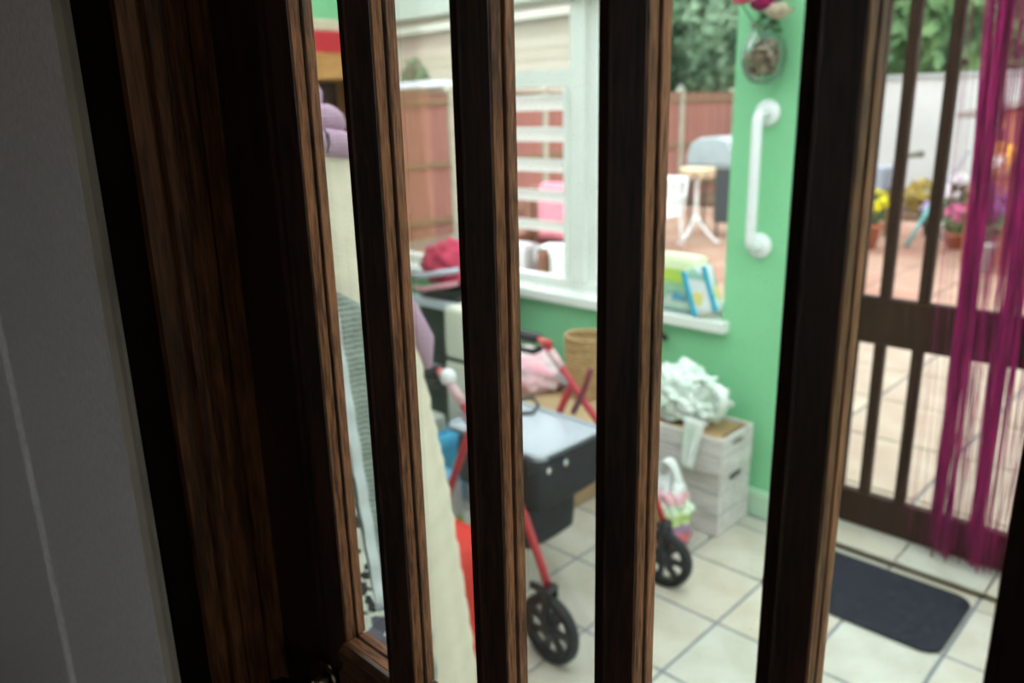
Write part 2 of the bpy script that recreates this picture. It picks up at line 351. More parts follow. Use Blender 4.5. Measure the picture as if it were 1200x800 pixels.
for i in range(5):
    MB().box(edges[2 * i] - 0.004, edges[2 * i + 1] + 0.004, YG0, YG1, GZ0 - 0.004, GZ1 + 0.004).build('pane', pane_glass, d1)
kn = MB().lathe([(0.024, 0.0), (0.026, -0.003), (0.022, -0.007), (0.010, -0.008), (0.009, -0.03), (0.016, -0.036), (0.025, -0.046), (0.026, -0.055), (0.020, -0.064), (0.008, -0.067)], (-0.660, YF, 0.965), 28, 'y').build('door_knob', brass, d1, True)
# moulded door frame (jambs and head)
pj = [(0, 0.43), (0, 0.357), (0.008, 0.353), (0.009, 0.338), (0.002, 0.334), (0.002, 0.331), (0.008, 0.328), (0.009, 0.322), (0.006, 0.318), (0.0, 0.316), (0.0, 0.311), (0.010, 0.308), (0.011, 0.291), (0.0, 0.2895), (-0.004, 0.2895), (-0.004, 0.302), (-0.055, 0.302), (-0.055, 0.43)]
fr = empty('trim_3', (NX0, 0.34, 0), 'dark moulded wooden frame around the glazed door', 'door frame', kind='structure')
MB().prism([(NX0 - 0.0 + a, b) for a, b in pj], 0, NZ).build('jamb', frame_wood, fr)
MB().prism([(NX1 - a, b) for a, b in pj][::-1], 0, NZ).build('jamb', frame_wood, fr)
for xx in (NX0, NX1): MB().box(xx - 0.0035, xx + 0.0035, 0.2605, 0.2893, 0, NZ).build('jamb_dark_strip', near_black, fr)  # near-black strip down the front of each jamb
MB().box(NX0 - 0.055, NX1 + 0.055, 0.262, 0.43, NZ, NZ + 0.05).build('head', frame_wood, fr)
ebo = eb.build('trim_4', mat('olive_cream_edging', (0.42, 0.38, 0.30), 0.7, var=0.25, scale=14)); tag(ebo, 'white edging strip between hall wall and dark frame', 'edging', kind='structure')  # edging coloured darker and more olive than the wall
MB().box(NX0, NX1, 0.30, 0.46, -0.02, 0.002).build('threshold', frame_wood, fr)

# ------------------------------------------------------------------ window in the far wall
WF0, WF1 = 2.745, 2.805
wi = empty('window_1', (-2.45, 2.77, WZ0), 'white framed garden window with glass louvres in one light', 'window', kind='structure')
sill_z = 0.762
MB().rbox(WX0 - 0.0, WX1 + 0.03, 2.645, 2.84, 0.716, sill_z, 0.006, 2).build('window_sill', white_frame, wi)
SH = WZ1
MB().box(WX0, WX0 + 0.03, WF0, WF1, sill_z, SH).build('window_frame', white_frame, wi)
MB().box(WX1 - 0.012, WX1, WF0, WF1, sill_z, SH).build('window_frame', white_frame, wi)
MB().box(WX0 + 0.05, WX1 - 0.012, WF0, WF1, SH - 0.018, SH).build('window_frame', white_frame, wi)
MB().box(WX0 + 0.05, WX1 - 0.012, WF0, WF1, sill_z, sill_z + 0.045).build('window_frame', white_frame, wi)
MB().box(-2.86, -2.77, WF0, WF1, sill_z + 0.045, SH - 0.018).build('mullion', white_frame, wi)
MB().box(-2.285, -2.205, WF0 - 0.01, WF1, sill_z + 0.045, SH - 0.018).build('mullion', white_frame, wi)
MB().box(-2.205, -2.155, WF0 + 0.02, WF1 + 0.01, sill_z + 0.045, SH - 0.018).build('mullion', white_frame, wi)
MB().box(-2.77, -2.285, WF0, WF1, 1.655, 1.722).build('transom', white_frame, wi)
for a, b, z0, z1 in ((WX0 + 0.05, -2.86, sill_z + 0.045, SH - 0.018), (-2.77, -2.285, 1.722, SH - 0.018), (-2.155, WX1 - 0.012, sill_z + 0.045, SH - 0.018)):
    MB().box(a, b, 2.773, 2.777, z0, z1).build('pane', win_glass, wi)
louvre = glass('sky_white_louvre', (0.95, 0.97, 1.0), gloss=0.05, milky=0.85)  # milky white stands in for sky reflected in the glass slats
for i in range(5):
    zc = 1.585 - 0.137 * i; t = rad(33)
    c, s_ = math.cos(t), math.sin(t)
    pr = [(2.778 + a * c - b * s_, zc - a * s_ - b * c) for a, b in ((-0.055, -0.004), (0.055, -0.004), (0.055, 0.004), (-0.055, 0.004))]
    MB().prism(pr, -2.765, -2.295, 'x').build('louvre', louvre, wi)
MB().box(-2.294, -2.286, 2.70, 2.83, sill_z + 0.05, 1.65).build('louvre_clip', white_frame, wi)
# jamb lining of the right-hand light is the green wall itself
# ------------------------------------------------------------------ doorway step and gate
st = MB().box(DX0, DX1, 2.66, FY1 + 0.05, -0.02, 0.022).build('trim_5', mat('step_edge_wood', (0.16, 0.10, 0.05), 0.6, var=0.4, scale=12)); tag(st, 'brown edged doorstep under the barred gate', 'doorstep', kind='structure')
xs = [-1.07, -0.758, -0.478, -0.2, 0.02]
for i in range(4):
    MB().rbox(xs[i] + 0.003, xs[i + 1] - 0.003, 2.642, FY1 + 0.04, 0.022, 0.034, 0.002).build('tile', TILE[i % 3], st)
GY0, GY1 = 2.80, 2.835
gt = empty('barred_gate', (-0.53, 2.81, 0.036), 'dark brown wooden gate door with upright bars behind the string curtain', 'gate')
GB = -0.958
MB().rbox(-1.065, -1.02, GY0, GY1 + 0.01, 0.036, 2.02, 0.004).build('stile', gate_wood, gt)
MB().rbox(-0.035, 0.015, GY0, GY1 + 0.01, 0.036, 2.02, 0.004).build('stile', gate_wood, gt)
for z0, z1 in ((0.036, 0.168), (0.738, 0.905), (1.862, 2.02)):
    MB().rbox(-1.02, -0.035, GY0 - 0.002, GY1 + 0.005, z0, z1, 0.004).build('rail', gate_wood, gt)
for i in range(8):
    x = GB + i * 0.1245
    if x + 0.037 > -0.035: break
    for z0, z1 in ((0.165, 0.74), (0.90, 1.865)):
        MB().rbox(x, x + 0.036, GY0 + 0.003, GY1, z0, z1, 0.003).build('bar', gate_wood, gt)
# magenta string curtain
sm = mat('magenta_string', (0.42, 0.012, 0.14), 0.6, spec=0.2, col2=(0.16, 0.004, 0.065), scale=60, stretch=(1, 1, 0.12))
sc_ = empty('string_curtain', (-0.45, 2.735, 2.0), 'magenta string curtain gathered in strands across the gate', 'curtain')
MB().tube([(-0.80, 2.735, 2.04), (0.0, 2.735, 2.04)], 0.009, 10).build('curtain_rod', white_pl, sc_)
strands = MB(); rnd = random.Random(3)
def strand(xt, xb, r, zb):
    n = 16; ph = rnd.random() * 6; am = rnd.uniform(0.002, 0.006); yo = rnd.uniform(-0.02, 0.025)
    pts = []; rs = []
    for i in range(n + 1):
        t = i / n; z = 2.04 + (zb - 2.04) * t
        pts.append((xt + (xb - xt) * min(1, t * 1.02) + am * math.sin(ph + 7 * t), 2.735 + yo + am * math.cos(ph * 1.7 + 6 * t), z)); rs.append(r * (1 + 0.25 * math.sin(40 * t + ph)))
    strands.tube(pts, rs, 5)
# clusters: (top centre, bottom centre, spread, count)
for xt, xb, sp, cnt in ((-0.715, -0.655, 0.016, 12), (-0.685, -0.625, 0.012, 13), (-0.60, -0.545, 0.012, 14), (-0.56, -0.515, 0.02, 12), (-0.42, -0.42, 0.03, 14), (-0.30, -0.31, 0.03, 14), (-0.18, -0.18, 0.03, 12)):
    for _ in range(cnt):
        g = rnd.gauss(0, 0.6); strand(xt + sp * g, xb + sp * g * 1.1, rnd.uniform(0.0016, 0.0030), rnd.uniform(0.048, 0.10))
for _ in range(150):
    x = rnd.uniform(-0.775, -0.02); strand(x, x + rnd.uniform(-0.01, 0.06), rnd.uniform(0.0007, 0.0013), rnd.uniform(0.05, 0.13))
so = strands.build('strands', sm, sc_, True); so['kind'] = 'stuff'
# door mat
mt = MB()
def rrect(x0, x1, y0, y1, r, n=6):
    out = []
    for cx, cy, a0 in ((x1 - r, y1 - r, 0), (x0 + r, y1 - r, 90), (x0 + r, y0 + r, 180), (x1 - r, y0 + r, 270)):
        for i in range(n + 1):
            a = rad(a0 + 90 * i / n); out.append((cx + r * math.cos(a), cy + r * math.sin(a)))
    return out
mt.prism(rrect(-1.06, -0.497, 2.243, 2.615, 0.055), 0.001, 0.009)
mt = mt.build('door_mat', mat('charcoal_mat', (0.016, 0.017, 0.025), 0.95, spec=0.15, col2=(0.027, 0.028, 0.038), scale=55, bump=0.6), bevel=0.002)
tag(mt, 'charcoal grey rubber backed door mat with rounded corners by the step', 'door mat')

# ------------------------------------------------------------------ on the green wall
gr = empty('grab_rail', (-1.345, FY0, 1.05), 'white plastic grab rail mounted upright on the green wall', 'grab rail')
GX, GT, GBm = -1.352, 1.525, 1.062
for z in (GT, GBm):
    MB().lathe([(0.046, 0.0), (0.046, -0.008), (0.040, -0.016), (0.026, -0.020), (0.020, -0.022)], (GX, FY0 - 0.0005, z), 28, 'y').build('flange', white_pl, gr, True)
pts = [(GX, FY0 - 0.012, GT)]
for i in range(7):
    a = rad(90 * i / 6); pts.append((GX, FY0 - 0.045 - 0.03 * math.sin(a), GT - 0.03 + 0.03 * math.cos(a)))
for i in range(7):
    a = rad(90 * i / 6); pts.append((GX, FY0 - 0.045 - 0.03 * math.cos(a), GBm + 0.03 - 0.03 * math.sin(a)))
pts.append((GX, FY0 - 0.012, GBm))
MB().tube(pts, 0.0185, 16).build('bar', white_pl, gr, True)
# wall vase and flowers
vm = glass('vase_glass', (0.90, 0.94, 0.92), gloss=0.06, milky=0.03)
vs = empty('wall_vase', (-1.362, FY0, 1.66), 'round glass wall vase of brown pebbles hung above the grab rail', 'vase')
VX, VY, VZ = -1.345, FY0 - 0.074, 1.712
VS = 1.17
prof = [(r_ * VS, h_ * VS) for r_, h_ in [(0.012, -0.078), (0.035, -0.072), (0.052, -0.052), (0.062, -0.02), (0.062, 0.01), (0.054, 0.035), (0.042, 0.055), (0.038, 0.07), (0.044, 0.085), (0.041, 0.085), (0.035, 0.07), (0.039, 0.055), (0.051, 0.034), (0.058, 0.01), (0.058, -0.02), (0.048, -0.05), (0.033, -0.068), (0.010, -0.074)]]
MB().lathe(prof, (VX, VY, VZ), 24).build('glass_bowl', vm, vs, True)
peb = blobs('pebble_mix', [(0.15, 0.06, 0.035), (0.33, 0.16, 0.09), (0.21, 0.10, 0.06), (0.42, 0.28, 0.19)], 40)
rnd = random.Random(5)
for i in range(150):
    while True:
        p = Vector((rnd.uniform(-1, 1), rnd.uniform(-1, 1), rnd.uniform(-1, 0.75)))
        if p.length < 1: break
    c = (VX + p.x * 0.054, VY + p.y * 0.054, VZ - 0.004 + p.z * 0.066)
    MB().blob(c, 0.013, 0.011, 0.010, 0.15, 2, 1, i).build('pebble', peb, vs, True)
MB().box(VX - 0.006, VX + 0.006, VY + 0.047, FY0, VZ + 0.073, VZ + 0.082).build('hook', chrome, vs)
leafm = mat('dark_leaf', (0.05, 0.16, 0.05), 0.5, var=0.4, scale=30)
def flower(x, y, z, r, m, label, base):
    e = empty('flower', (base[0], base[1], base[2]), label, 'flower', 'flowers in the wall vase')
    MB().tube([base, ((base[0] + x) / 2, (base[1] + y) / 2, (base[2] + z) / 2 + 0.005), (x, y, z)], 0.0025, 6).build('stem', leafm, e, True)
    n = 0
    for ring, (cnt, tilt, rr) in enumerate(((7, 20, 1.0), (6, 50, 0.8), (4, 75, 0.5))):
        for i in range(cnt):
            a = 2 * PI * (i + 0.4 * ring) / cnt; t = rad(tilt)
            def pf(u, v, a=a, t=t, rr=rr):
                l = u * r * rr; wv = (v - 0.5) * r * 0.9 * math.sin(PI * (0.12 + 0.8 * u))
                q = Vector((l * math.cos(t), wv, l * math.sin(t) + 0.25 * r * u * u))
                return (x + q.x * math.cos(a) - q.y * math.sin(a), y + q.x * math.sin(a) + q.y * math.cos(a) , z + q.z)
            MB().grid(pf, 4, 3).build('petal', m, e, True, solid=0.0012)
    def lf(u, v):
        return (base[0] + (x - base[0]) * 0.5 + u * 0.045, base[1] - 0.01 - 0.015 * u, base[2] + (z - base[2]) * 0.45 + (v - 0.5) * 0.022 * math.sin(PI * u) + 0.02 * u * (1 - u))
    MB().grid(lf, 5, 2).build('leaf', leafm, e, True, solid=0.001)
mag = mat('magenta_petal', (0.42, 0.012, 0.13), 0.5, var=0.4, scale=30); pnk = mat('pink_petal', (0.85, 0.12, 0.24), 0.5, var=0.3, scale=30); crm = mat('cream_petal', (0.68, 0.55, 0.42), 0.5, var=0.2, scale=30)
vb = (VX, VY, VZ + 0.04)
flower(VX - 0.085, VY - 0.01, VZ + 0.165, 0.045, pnk, 'hot pink flower leaning furthest towards the window from the wall vase', vb)
flower(VX - 0.005, VY - 0.02, VZ + 0.135, 0.055, mag, 'deep magenta flower low in the middle of the wall vase', (vb[0] + 0.006, vb[1] - 0.004, vb[2]))
flower(VX + 0.022, VY + 0.01, VZ + 0.165, 0.055, mag, 'deep magenta flower high up beside the cream bloom', (vb[0] - 0.006, vb[1] + 0.004, vb[2]))
flower(VX + 0.058, VY - 0.03, VZ + 0.105, 0.055, crm, 'cream flower hanging over the rim of the wall vase', (vb[0] + 0.01, vb[1] - 0.006, vb[2]))
flower(VX - 0.03, VY - 0.005, VZ + 0.205, 0.045, pnk, 'pale pink flower standing tallest in the wall vase', (vb[0] - 0.01, vb[1] - 0.002, vb[2]))

# ------------------------------------------------------------------ packets on the sill
pk1m = bands('lime_packet_print', [(0.0, (0.30, 0.50, 0.45)), (0.10, (0.55, 0.66, 0.55)), (0.42, (0.30, 0.52, 0.30)), (0.52, (0.48, 0.68, 0.10)), (0.75, (0.78, 0.85, 0.55))], 2, 0, 0.235)
p1 = empty('wipes_packet', (-1.66, 2.735, sill_z), 'lime green and white soft packet standing on the window sill', 'packet')
bm_ = MB()
def soft(x0, x1, y0, y1, z0, z1, bul=0.015, n=6):
    bm = bmesh.new(); bmesh.ops.create_cube(bm, size=1); bmesh.ops.subdivide_edges(bm, edges=bm.edges[:], cuts=n, use_grid_fill=True)
    for v in bm.verts:
        a = v.co * 2; q = Vector((a.x * (1 - 0.06 * (a.y ** 2 + a.z ** 2) / 2), a.y * (1 - 0.10 * (a.x ** 2 + a.z ** 2) / 2), a.z * (1 - 0.07 * (a.y ** 2 + a.x ** 2) / 2)))
        v.co = ((x0 + x1) / 2 + q.x * (x1 - x0) / 2, (y0 + y1) / 2 + q.y * (y1 - y0) / 2, (z0 + z1) / 2 + q.z * (z1 - z0) / 2)
    zm = min(v.co.z for v in bm.verts)
    for v in bm.verts: v.co.z += (z0 - zm)
    return bm
MB().bm(soft(-1.84, -1.585, 2.68, 2.742, sill_z + 0.001, sill_z + 0.235)).build('packet_body', pk1m, p1, True, loc=(-1.70, 2.71, sill_z))
MB().rbox(-1.79, -1.64, 2.675, 2.681, sill_z + 0.05, sill_z + 0.10, 0.002).build('printed_panel', blobs('packet_picture', [(0.55, 0.62, 0.58), (0.10, 0.35, 0.50), (0.55, 0.50, 0.45), (0.28, 0.48, 0.34)], 30), p1)
p2 = empty('blue_pouch', (-1.53, 2.70, sill_z), 'white and turquoise pouch leaning against the green packet on the sill', 'packet')
tq = mat('turquoise_print', (0.01, 0.36, 0.56), 0.35)
MB().bm(soft(-1.60, -1.49, 2.66, 2.70, 0, 0.19)).build('pouch_body', blobs('pouch_print', [(0.72, 0.78, 0.80), (0.80, 0.84, 0.86), (0.74, 0.80, 0.80), (0.78, 0.70, 0.25), (0.30, 0.55, 0.45)], 22), p2, True, loc=(-1.545, 2.68, 0))
o = p2.children[0]; o.location = Vector((-1.535, 2.675, sill_z + 0.018)) - WORLD[p2.name]; o.rotation_euler = (0, rad(-20), 0)
for dx in (-0.052, 0.042):
    q = MB().rbox(-0.010, 0.010, -0.026, 0.026, 0.004, 0.186, 0.004).build('coloured_edge', tq, p2)
    q.location = Vector((-1.535, 2.675, sill_z + 0.018)) - WORLD[p2.name] + Vector((dx * math.cos(rad(20)), 0, dx * math.sin(rad(20)))); q.rotation_euler = (0, rad(-20), 0)

# ------------------------------------------------------------------ crates and bags by the corner
crate_w = wood('whitewashed_wood', (0.50, 0.45, 0.42), (0.68, 0.65, 0.63), 0.7, 25, axis='x')
crate_r = wood('crate_raw_wood', (0.42, 0.26, 0.13), (0.58, 0.40, 0.22), 0.7, 25, axis='x')
def crate(x0, x1, y0, y1, z0, z1, label, rows, raw=False):
    e = empty('wooden_crate', ((x0 + x1) / 2, (y0 + y1) / 2, z0), label, 'crate', 'whitewashed crates stacked by the green wall')
    h = (z1 - z0) / rows
    for i in range(rows):
        a, b = z0 + i * h + 0.003, z0 + (i + 1) * h - 0.003
        MB().rbox(x0, x1, y0, y0 + 0.012, a, b, 0.002).build('plank', crate_w, e); MB().rbox(x0, x1, y1 - 0.012, y1, a, b, 0.002).build('plank', crate_w, e)
        for xx in (x0, x1 - 0.012):
            if i == rows - 1:                    # hand hole in the top end board
                ym = (y0 + y1) / 2; mb = MB()
                mb.box(xx, xx + 0.012, y0 + 0.012, ym - 0.045, a, b); mb.box(xx, xx + 0.012, ym + 0.045, y1 - 0.012, a, b); mb.box(xx, xx + 0.012, ym - 0.045, ym + 0.045, a, a + (b - a) * 0.3); mb.box(xx, xx + 0.012, ym - 0.045, ym + 0.045, b - (b - a) * 0.35, b)
                mb.build('end_board', crate_w, e)
            else: MB().rbox(xx, xx + 0.012, y0 + 0.012, y1 - 0.012, a, b, 0.002).build('end_board', crate_w, e)
    for xx in (x0 + 0.013, x1 - 0.035):
        for yy in (y0 + 0.013, y1 - 0.035): MB().box(xx, xx + 0.022, yy, yy + 0.022, z0 + 0.004, z1 - 0.002).build('corner_post', crate_r, e)
    MB().box(x0 + 0.012, x1 - 0.012, y0 + 0.012, y1 - 0.012, z0 + 0.004, z0 + 0.012).build('base_board', crate_r, e)
    return e
crate(-1.78, -1.317, 2.425, 2.655, 0.0, 0.262, 'whitewashed slatted crate standing on the tiles under another crate', 3)
crate(-1.77, -1.297, 2.395, 2.625, 0.264, 0.408, 'whitewashed crate on top of the stack, holding the plastic bag', 2)
bx = MB().rbox(-1.72, -1.335, 2.425, 2.605, 0.284, 0.398, 0.004).build('cardboard_tray', mat('brown_card', (0.45, 0.28, 0.14), 0.8, var=0.15, scale=10)); tag(bx, 'brown cardboard packed inside the upper whitewashed crate', 'cardboard box')
thin = mat('white_carrier_film', (0.80, 0.84, 0.80), 0.35, col2=(0.62, 0.74, 0.64), scale=14)
def sheetbag(name, c, r, h, label, m, handles=(), drape=None, seed=1):
    e = empty(name, (c[0], c[1], c[2]), label, 'bag')
    MB().blob((c[0], c[1], c[2] + h * 0.42), r[0], r[1], h * 0.58, 0.16, 4.2, 5, seed, flat=-h * 0.42).build('bag_body', m, e, True)
    for pts in handles:
        mb = MB()
        P = [Vector(p) for p in pts]
        n = 14
        def bez(t):
            q = P[:]
            while len(q) > 1: q = [q[i].lerp(q[i + 1], t) for i in range(len(q) - 1)]
            return q[0]
        wd = 0.028
        def hf(u, v): b = bez(u); return (b.x + (v - 0.5) * wd * 0.7, b.y + (v - 0.5) * wd, b.z + 0.006 * math.sin(9 * u + 3 * v))
        mb.grid(hf, n, 3).build('handle', m, e, True, solid=0.002)
    if drape:
        x, yv, z0, z1, wdt = drape
        def df(u, v): return (x + (u - 0.5) * wdt * (1 - 0.45 * v) - 0.02 * v, yv - 0.006 - 0.012 * abs(math.sin(6 * u + 2 * v)), z0 + (z1 - z0) * v)
        MB().grid(df, 10, 10).build('trailing_end', m, e, True, solid=0.002)
    return e
sheetbag('carrier_bag', (-1.54, 2.505, 0.412), (0.17, 0.09), 0.20, 'crumpled white plastic carrier bag lying on the upper crate', thin,
         [[(-1.48, 2.46, 0.54), (-1.40, 2.44, 0.66), (-1.26, 2.46, 0.60), (-1.34, 2.46, 0.40), (-1.42, 2.48, 0.44)]], (-1.405, 2.388, 0.47, 0.265, 0.085), 2)
mix = bands('shopping_print', [(0.0, (0.62, 0.16, 0.20)), (0.28, (0.34, 0.22, 0.34)), (0.40, (0.50, 0.62, 0.24)), (0.56, (0.60, 0.70, 0.52)), (0.68, (0.80, 0.45, 0.50)), (0.82, (0.74, 0.76, 0.74))], 2, 0, 0.27)
sheetbag('shopping_bag', (-1.44, 2.28, 0.002), (0.085, 0.075), 0.25, 'thin shopping bag of pink and green goods in front of the crates', mix,
         [[(-1.49, 2.28, 0.20), (-1.51, 2.27, 0.38), (-1.40, 2.27, 0.38), (-1.39, 2.28, 0.20)]], None, 5)
cn = empty('walking_cane', (-1.79, 2.60, 0), 'grey walking cane with black handle leaning behind the crates', 'cane')
MB().tube([(-1.80, 2.676, 0.012), (-1.80, 2.672, 0.60), (-1.798, 2.67, 0.66)], 0.009, 10).build('shaft', chrome, cn, True)
MB().tube([(-1.83, 2.665, 0.652), (-1.79, 2.667, 0.664), (-1.74, 2.66, 0.662), (-1.715, 2.655, 0.652)], [0.010, 0.013, 0.014, 0.012], 12).build('handle', black_pl, cn, True)
MB().lathe([(0.012, 0), (0.013, 0.03), (0.010, 0.035)], (-1.80, 2.676, 0.0), 12).build('rubber_foot', rubber, cn, True)

# ------------------------------------------------------------------ rollator
ro = empty('rollator', (-1.6, 1.76, 0), 'red framed rollator walker with grey tray and black under-seat bag', 'walker')
sleeve = mat('pale_sleeve', (0.60, 0.38, 0.40), 0.35)
def wheel(c, r, ang, parent):
    e_rot = Matrix.Translation(Vector(c)) @ Matrix.Rotation(ang, 4, 'Z')
    def T(mb):
        mb.v = [tuple(e_rot @ Vector(v)) for v in mb.v]; return mb
    ty_ = MB().lathe([(r - 0.022, -0.016), (r - 0.006, -0.017), (r, -0.010), (r, 0.010), (r - 0.006, 0.017), (r - 0.022, 0.016), (r - 0.022, -0.016)], (0, 0, 0), 32, 'y', False)
    w_ = T(ty_).build('wheel', rubber, parent, True)
    T(MB().lathe([(0.002, -0.018), (0.024, -0.018), (0.026, -0.012), (0.026, 0.012), (0.024, 0.018), (0.002, 0.018)], (0, 0, 0), 20, 'y')).build('hub', black_pl, w_, True)
    for i in range(7):
        a = 2 * PI * i / 7
        mb = MB(); ca, sa = math.cos(a), math.sin(a)
        vs = []
        for rr, hw in ((0.022, 0.011), (0.05, 0.008), (r - 0.018, 0.016)):
            for sx, yy in ((-1, -0.008), (1, -0.008), (1, 0.008), (-1, 0.008)):
                vs.append((rr * ca - sx * hw * sa, yy, rr * sa + sx * hw * ca))
        fs = [(0, 1, 2, 3), (8, 9, 10, 11)]
        for j in range(2):
            for q in range(4): fs.append((j * 4 + q, j * 4 + (q + 1) % 4, j * 4 + 4 + (q + 1) % 4, j * 4 + 4 + q))
        mb.add(vs, fs); T(mb).build('spoke', black_pl, w_)
    T(MB().lathe([(r - 0.030, -0.010), (r - 0.021, -0.012), (r - 0.021, 0.012), (r - 0.030, 0.010), (r - 0.030, -0.010)], (0, 0, 0), 32, 'y', False)).build('rim', black_pl, w_, True)
    return w_
for yf, yw, xw, xo, r, an in ((1.50, 1.49, -1.325, 0.0, 0.107, rad(-4)), (1.955, 2.035, -1.295, 0.05, 0.100, rad(6))):
    wheel((xw, yw, r), r, an, ro)
    # fork
    MB().rbox(xw - 0.012, xw + 0.010, yw + 0.020, yw + 0.026, r - 0.015, r + 0.128, 0.002).build('fork', black_pl, ro)
    MB().rbox(xw - 0.012, xw + 0.010, yw - 0.026, yw - 0.020, r - 0.015, r + 0.128, 0.002).build('fork', black_pl, ro)
    MB().rbox(xw - 0.016, xw + 0.014, yw - 0.026, yw + 0.026, r + 0.118, r + 0.138, 0.004).build('fork', black_pl, ro)
    MB().rbox(xw - 0.075, xw - 0.028, yw - 0.008, yw + 0.008, r + 0.105, r + 0.125, 0.003).build('brake_pad', black_pl, ro)
    MB().tube([(xw - 0.01, yw, r + 0.14), (xw - 0.03, yw * 0.9 + yf * 0.1, 0.30), (xw - 0.10, yf * 0.7 + yw * 0.3, 0.43), (-1.56, yf, 0.60), (-1.66, yf, 0.70), (-1.735, yf, 0.775)], 0.0125, 12).build('front_leg', red_metal, ro, True)
    MB().tube([(-1.735, yf, 0.775), (-1.755, yf, 0.79), (-1.79, yf, 0.795)], 0.0125, 12).build('handle_tube', mat('pale_red_lacquer', (0.62, 0.12, 0.12), 0.3), ro, True)
    MB().tube([(-1.775, yf, 0.797), (-1.80, yf, 0.797), (-1.86, yf, 0.796), (-1.92, yf, 0.794)], [0.018, 0.020, 0.0195, 0.021], 12).build('grip', black_pl, ro, True)
    MB().tube([(-1.765, yf, 0.765), (-1.80, yf, 0.745), (-1.86, yf, 0.742), (-1.905, yf, 0.745)], 0.011, 8).build('brake_lever', black_pl, ro, True)
    MB().lathe([(0.006, -0.02), (0.022, -0.014), (0.027, 0.0), (0.022, 0.014), (0.006, 0.02)] if yf < 1.6 else [(0.004, -0.014), (0.015, -0.010), (0.018, 0.0), (0.015, 0.010), (0.004, 0.014)], (-1.735, yf, 0.785), 16, 'y').build('clamp_knob', white_pl if yf < 1.6 else red_metal, ro, True)
    MB().tube([(-1.722, yf, 0.762), (-1.672, yf, 0.712)], 0.0155, 12).build('tube_sleeve', sleeve, ro, True)
    MB().tube([(-1.63, yf, 0.66), (-1.70, yf, 0.52), (-1.80, yf, 0.30), (-1.85, yf, 0.16), (-1.87, yf, 0.10)], 0.0125, 12).build('rear_leg', red_metal, ro, True)
    wheel((-1.87, yf + (-0.035 if yf < 1.6 else 0.035), 0.098), 0.098, 0, ro)
    MB().tube([(-1.605, yf - 0.02, 0.575), (-1.56, yf - 0.02, 0.66), (-1.53, yf - 0.02, 0.745)], 0.010, 10).build('folding_brace', dark_red, ro, True)
    MB().tube([(-1.68, yf, 0.69), (-1.64, yf, 0.665)], 0.0165, 12).build('adjuster', mat('grey_collar', (0.35, 0.33, 0.36), 0.4), ro, True)
# tray with raised rim
tr = MB(); tr.prism(rrect(-1.895, -1.468, 1.615, 1.935, 0.03), 0.540, 0.549)
to = tr.build('tray', tray_m, ro)
mb = MB()
for a, b in ((rrect(-1.895, -1.468, 1.615, 1.935, 0.03), rrect(-1.885, -1.478, 1.625, 1.925, 0.024)),):
    n = len(a); vs = [(x, yy, 0.5385) for x, yy in a] + [(x, yy, 0.558) for x, yy in a] + [(x, yy, 0.558) for x, yy in b] + [(x, yy, 0.549) for x, yy in b]
    fs = [(r_ * n + i, r_ * n + (i + 1) % n, (r_ + 1) * n + (i + 1) % n, (r_ + 1) * n + i) for r_ in range(3) for i in range(n)]
    mb.add(vs, fs)
mb.build('rim', tray_m, to, True)
MB().tube([(-1.84, 1.80, 0.552), (-1.80, 1.84, 0.60), (-1.755, 1.90, 0.60), (-1.735, 1.905, 0.575), (-1.74, 1.88, 0.555), (-1.78, 1.84, 0.553)], 0.007, 8).build('strap_handle', black_pl, to, True)
bg_ = MB().bm(soft(-1.84, -1.475, 1.60, 1.95, 0.365, 0.545)).build('seat_bag', black_cloth, ro, True)
MB().bm(soft(-1.80, -1.53, 1.62, 1.86, 0.21, 0.40)).build('under_pouch', black_cloth, bg_, True)
for yy in (1.665, 1.745):
    MB().lathe([(0.012, 0.0), (0.012, 0.003), (0.006, 0.006)], (-1.478, yy, 0.495), 14, 'x').build('press_stud', chrome, bg_, True)

# ------------------------------------------------------------------ boxes, basket and bags behind the rollator
card = mat('cardboard', (0.50, 0.34, 0.19), 0.85, var=0.12, scale=8)
cb = empty('cardboard_box', (-2.15, 2.42, 0), 'brown cardboard box carrying pink cloth and a basket behind the rollator', 'box')
x0, x1, y0, y1, zt = -2.46, -1.87, 2.24, 2.60, 0.40
for nm, a in (('side_panel', (x0, x1, y0, y0 + 0.006)), ('side_panel', (x0, x1, y1 - 0.006, y1)), ('side_panel', (x0, x0 + 0.006, y0 + 0.006, y1 - 0.006)), ('side_panel', (x1 - 0.006, x1, y0 + 0.006, y1 - 0.006))):
    MB().box(*a, 0.0, zt).build(nm, card, cb)
MB().box(x0, x1, y0, y1, 0.001, 0.007).build('base_panel', card, cb)
MB().box(x0 + 0.006, (x0 + x1) / 2 - 0.002, y0 + 0.006, y1 - 0.006, zt - 0.008, zt - 0.002).build('top_flap', card, cb); MB().box((x0 + x1) / 2 + 0.002, x1 - 0.006, y0 + 0.006, y1 - 0.006, zt - 0.008, zt - 0.002).build('top_flap', card, cb)
MB().prism([(y0 + 0.003, zt), (y0 - 0.10, zt - 0.03), (y0 - 0.10, zt - 0.036), (y0 + 0.003, zt - 0.006)], x0, x1, 'x').build('flap', card, cb)
MB().prism([(x1 - 0.003, zt), (x1 + 0.075, zt - 0.05), (x1 + 0.075, zt - 0.056), (x1 - 0.003, zt - 0.006)], y0, y1, 'y').build('flap', card, cb)
pkc = mat('pink_white_cloth', (0.78, 0.66, 0.68), 0.85, col2=(0.75, 0.30, 0.38), scale=6)
o = MB().blob((-2.255, 2.42, 0.46), 0.175, 0.14, 0.095, 0.12, 2.5, 4, 9, flat=-0.060).build('folded_cloth', pkc, None, True); tag(o, 'heap of pink and white cloth on the cardboard box', 'cloth')
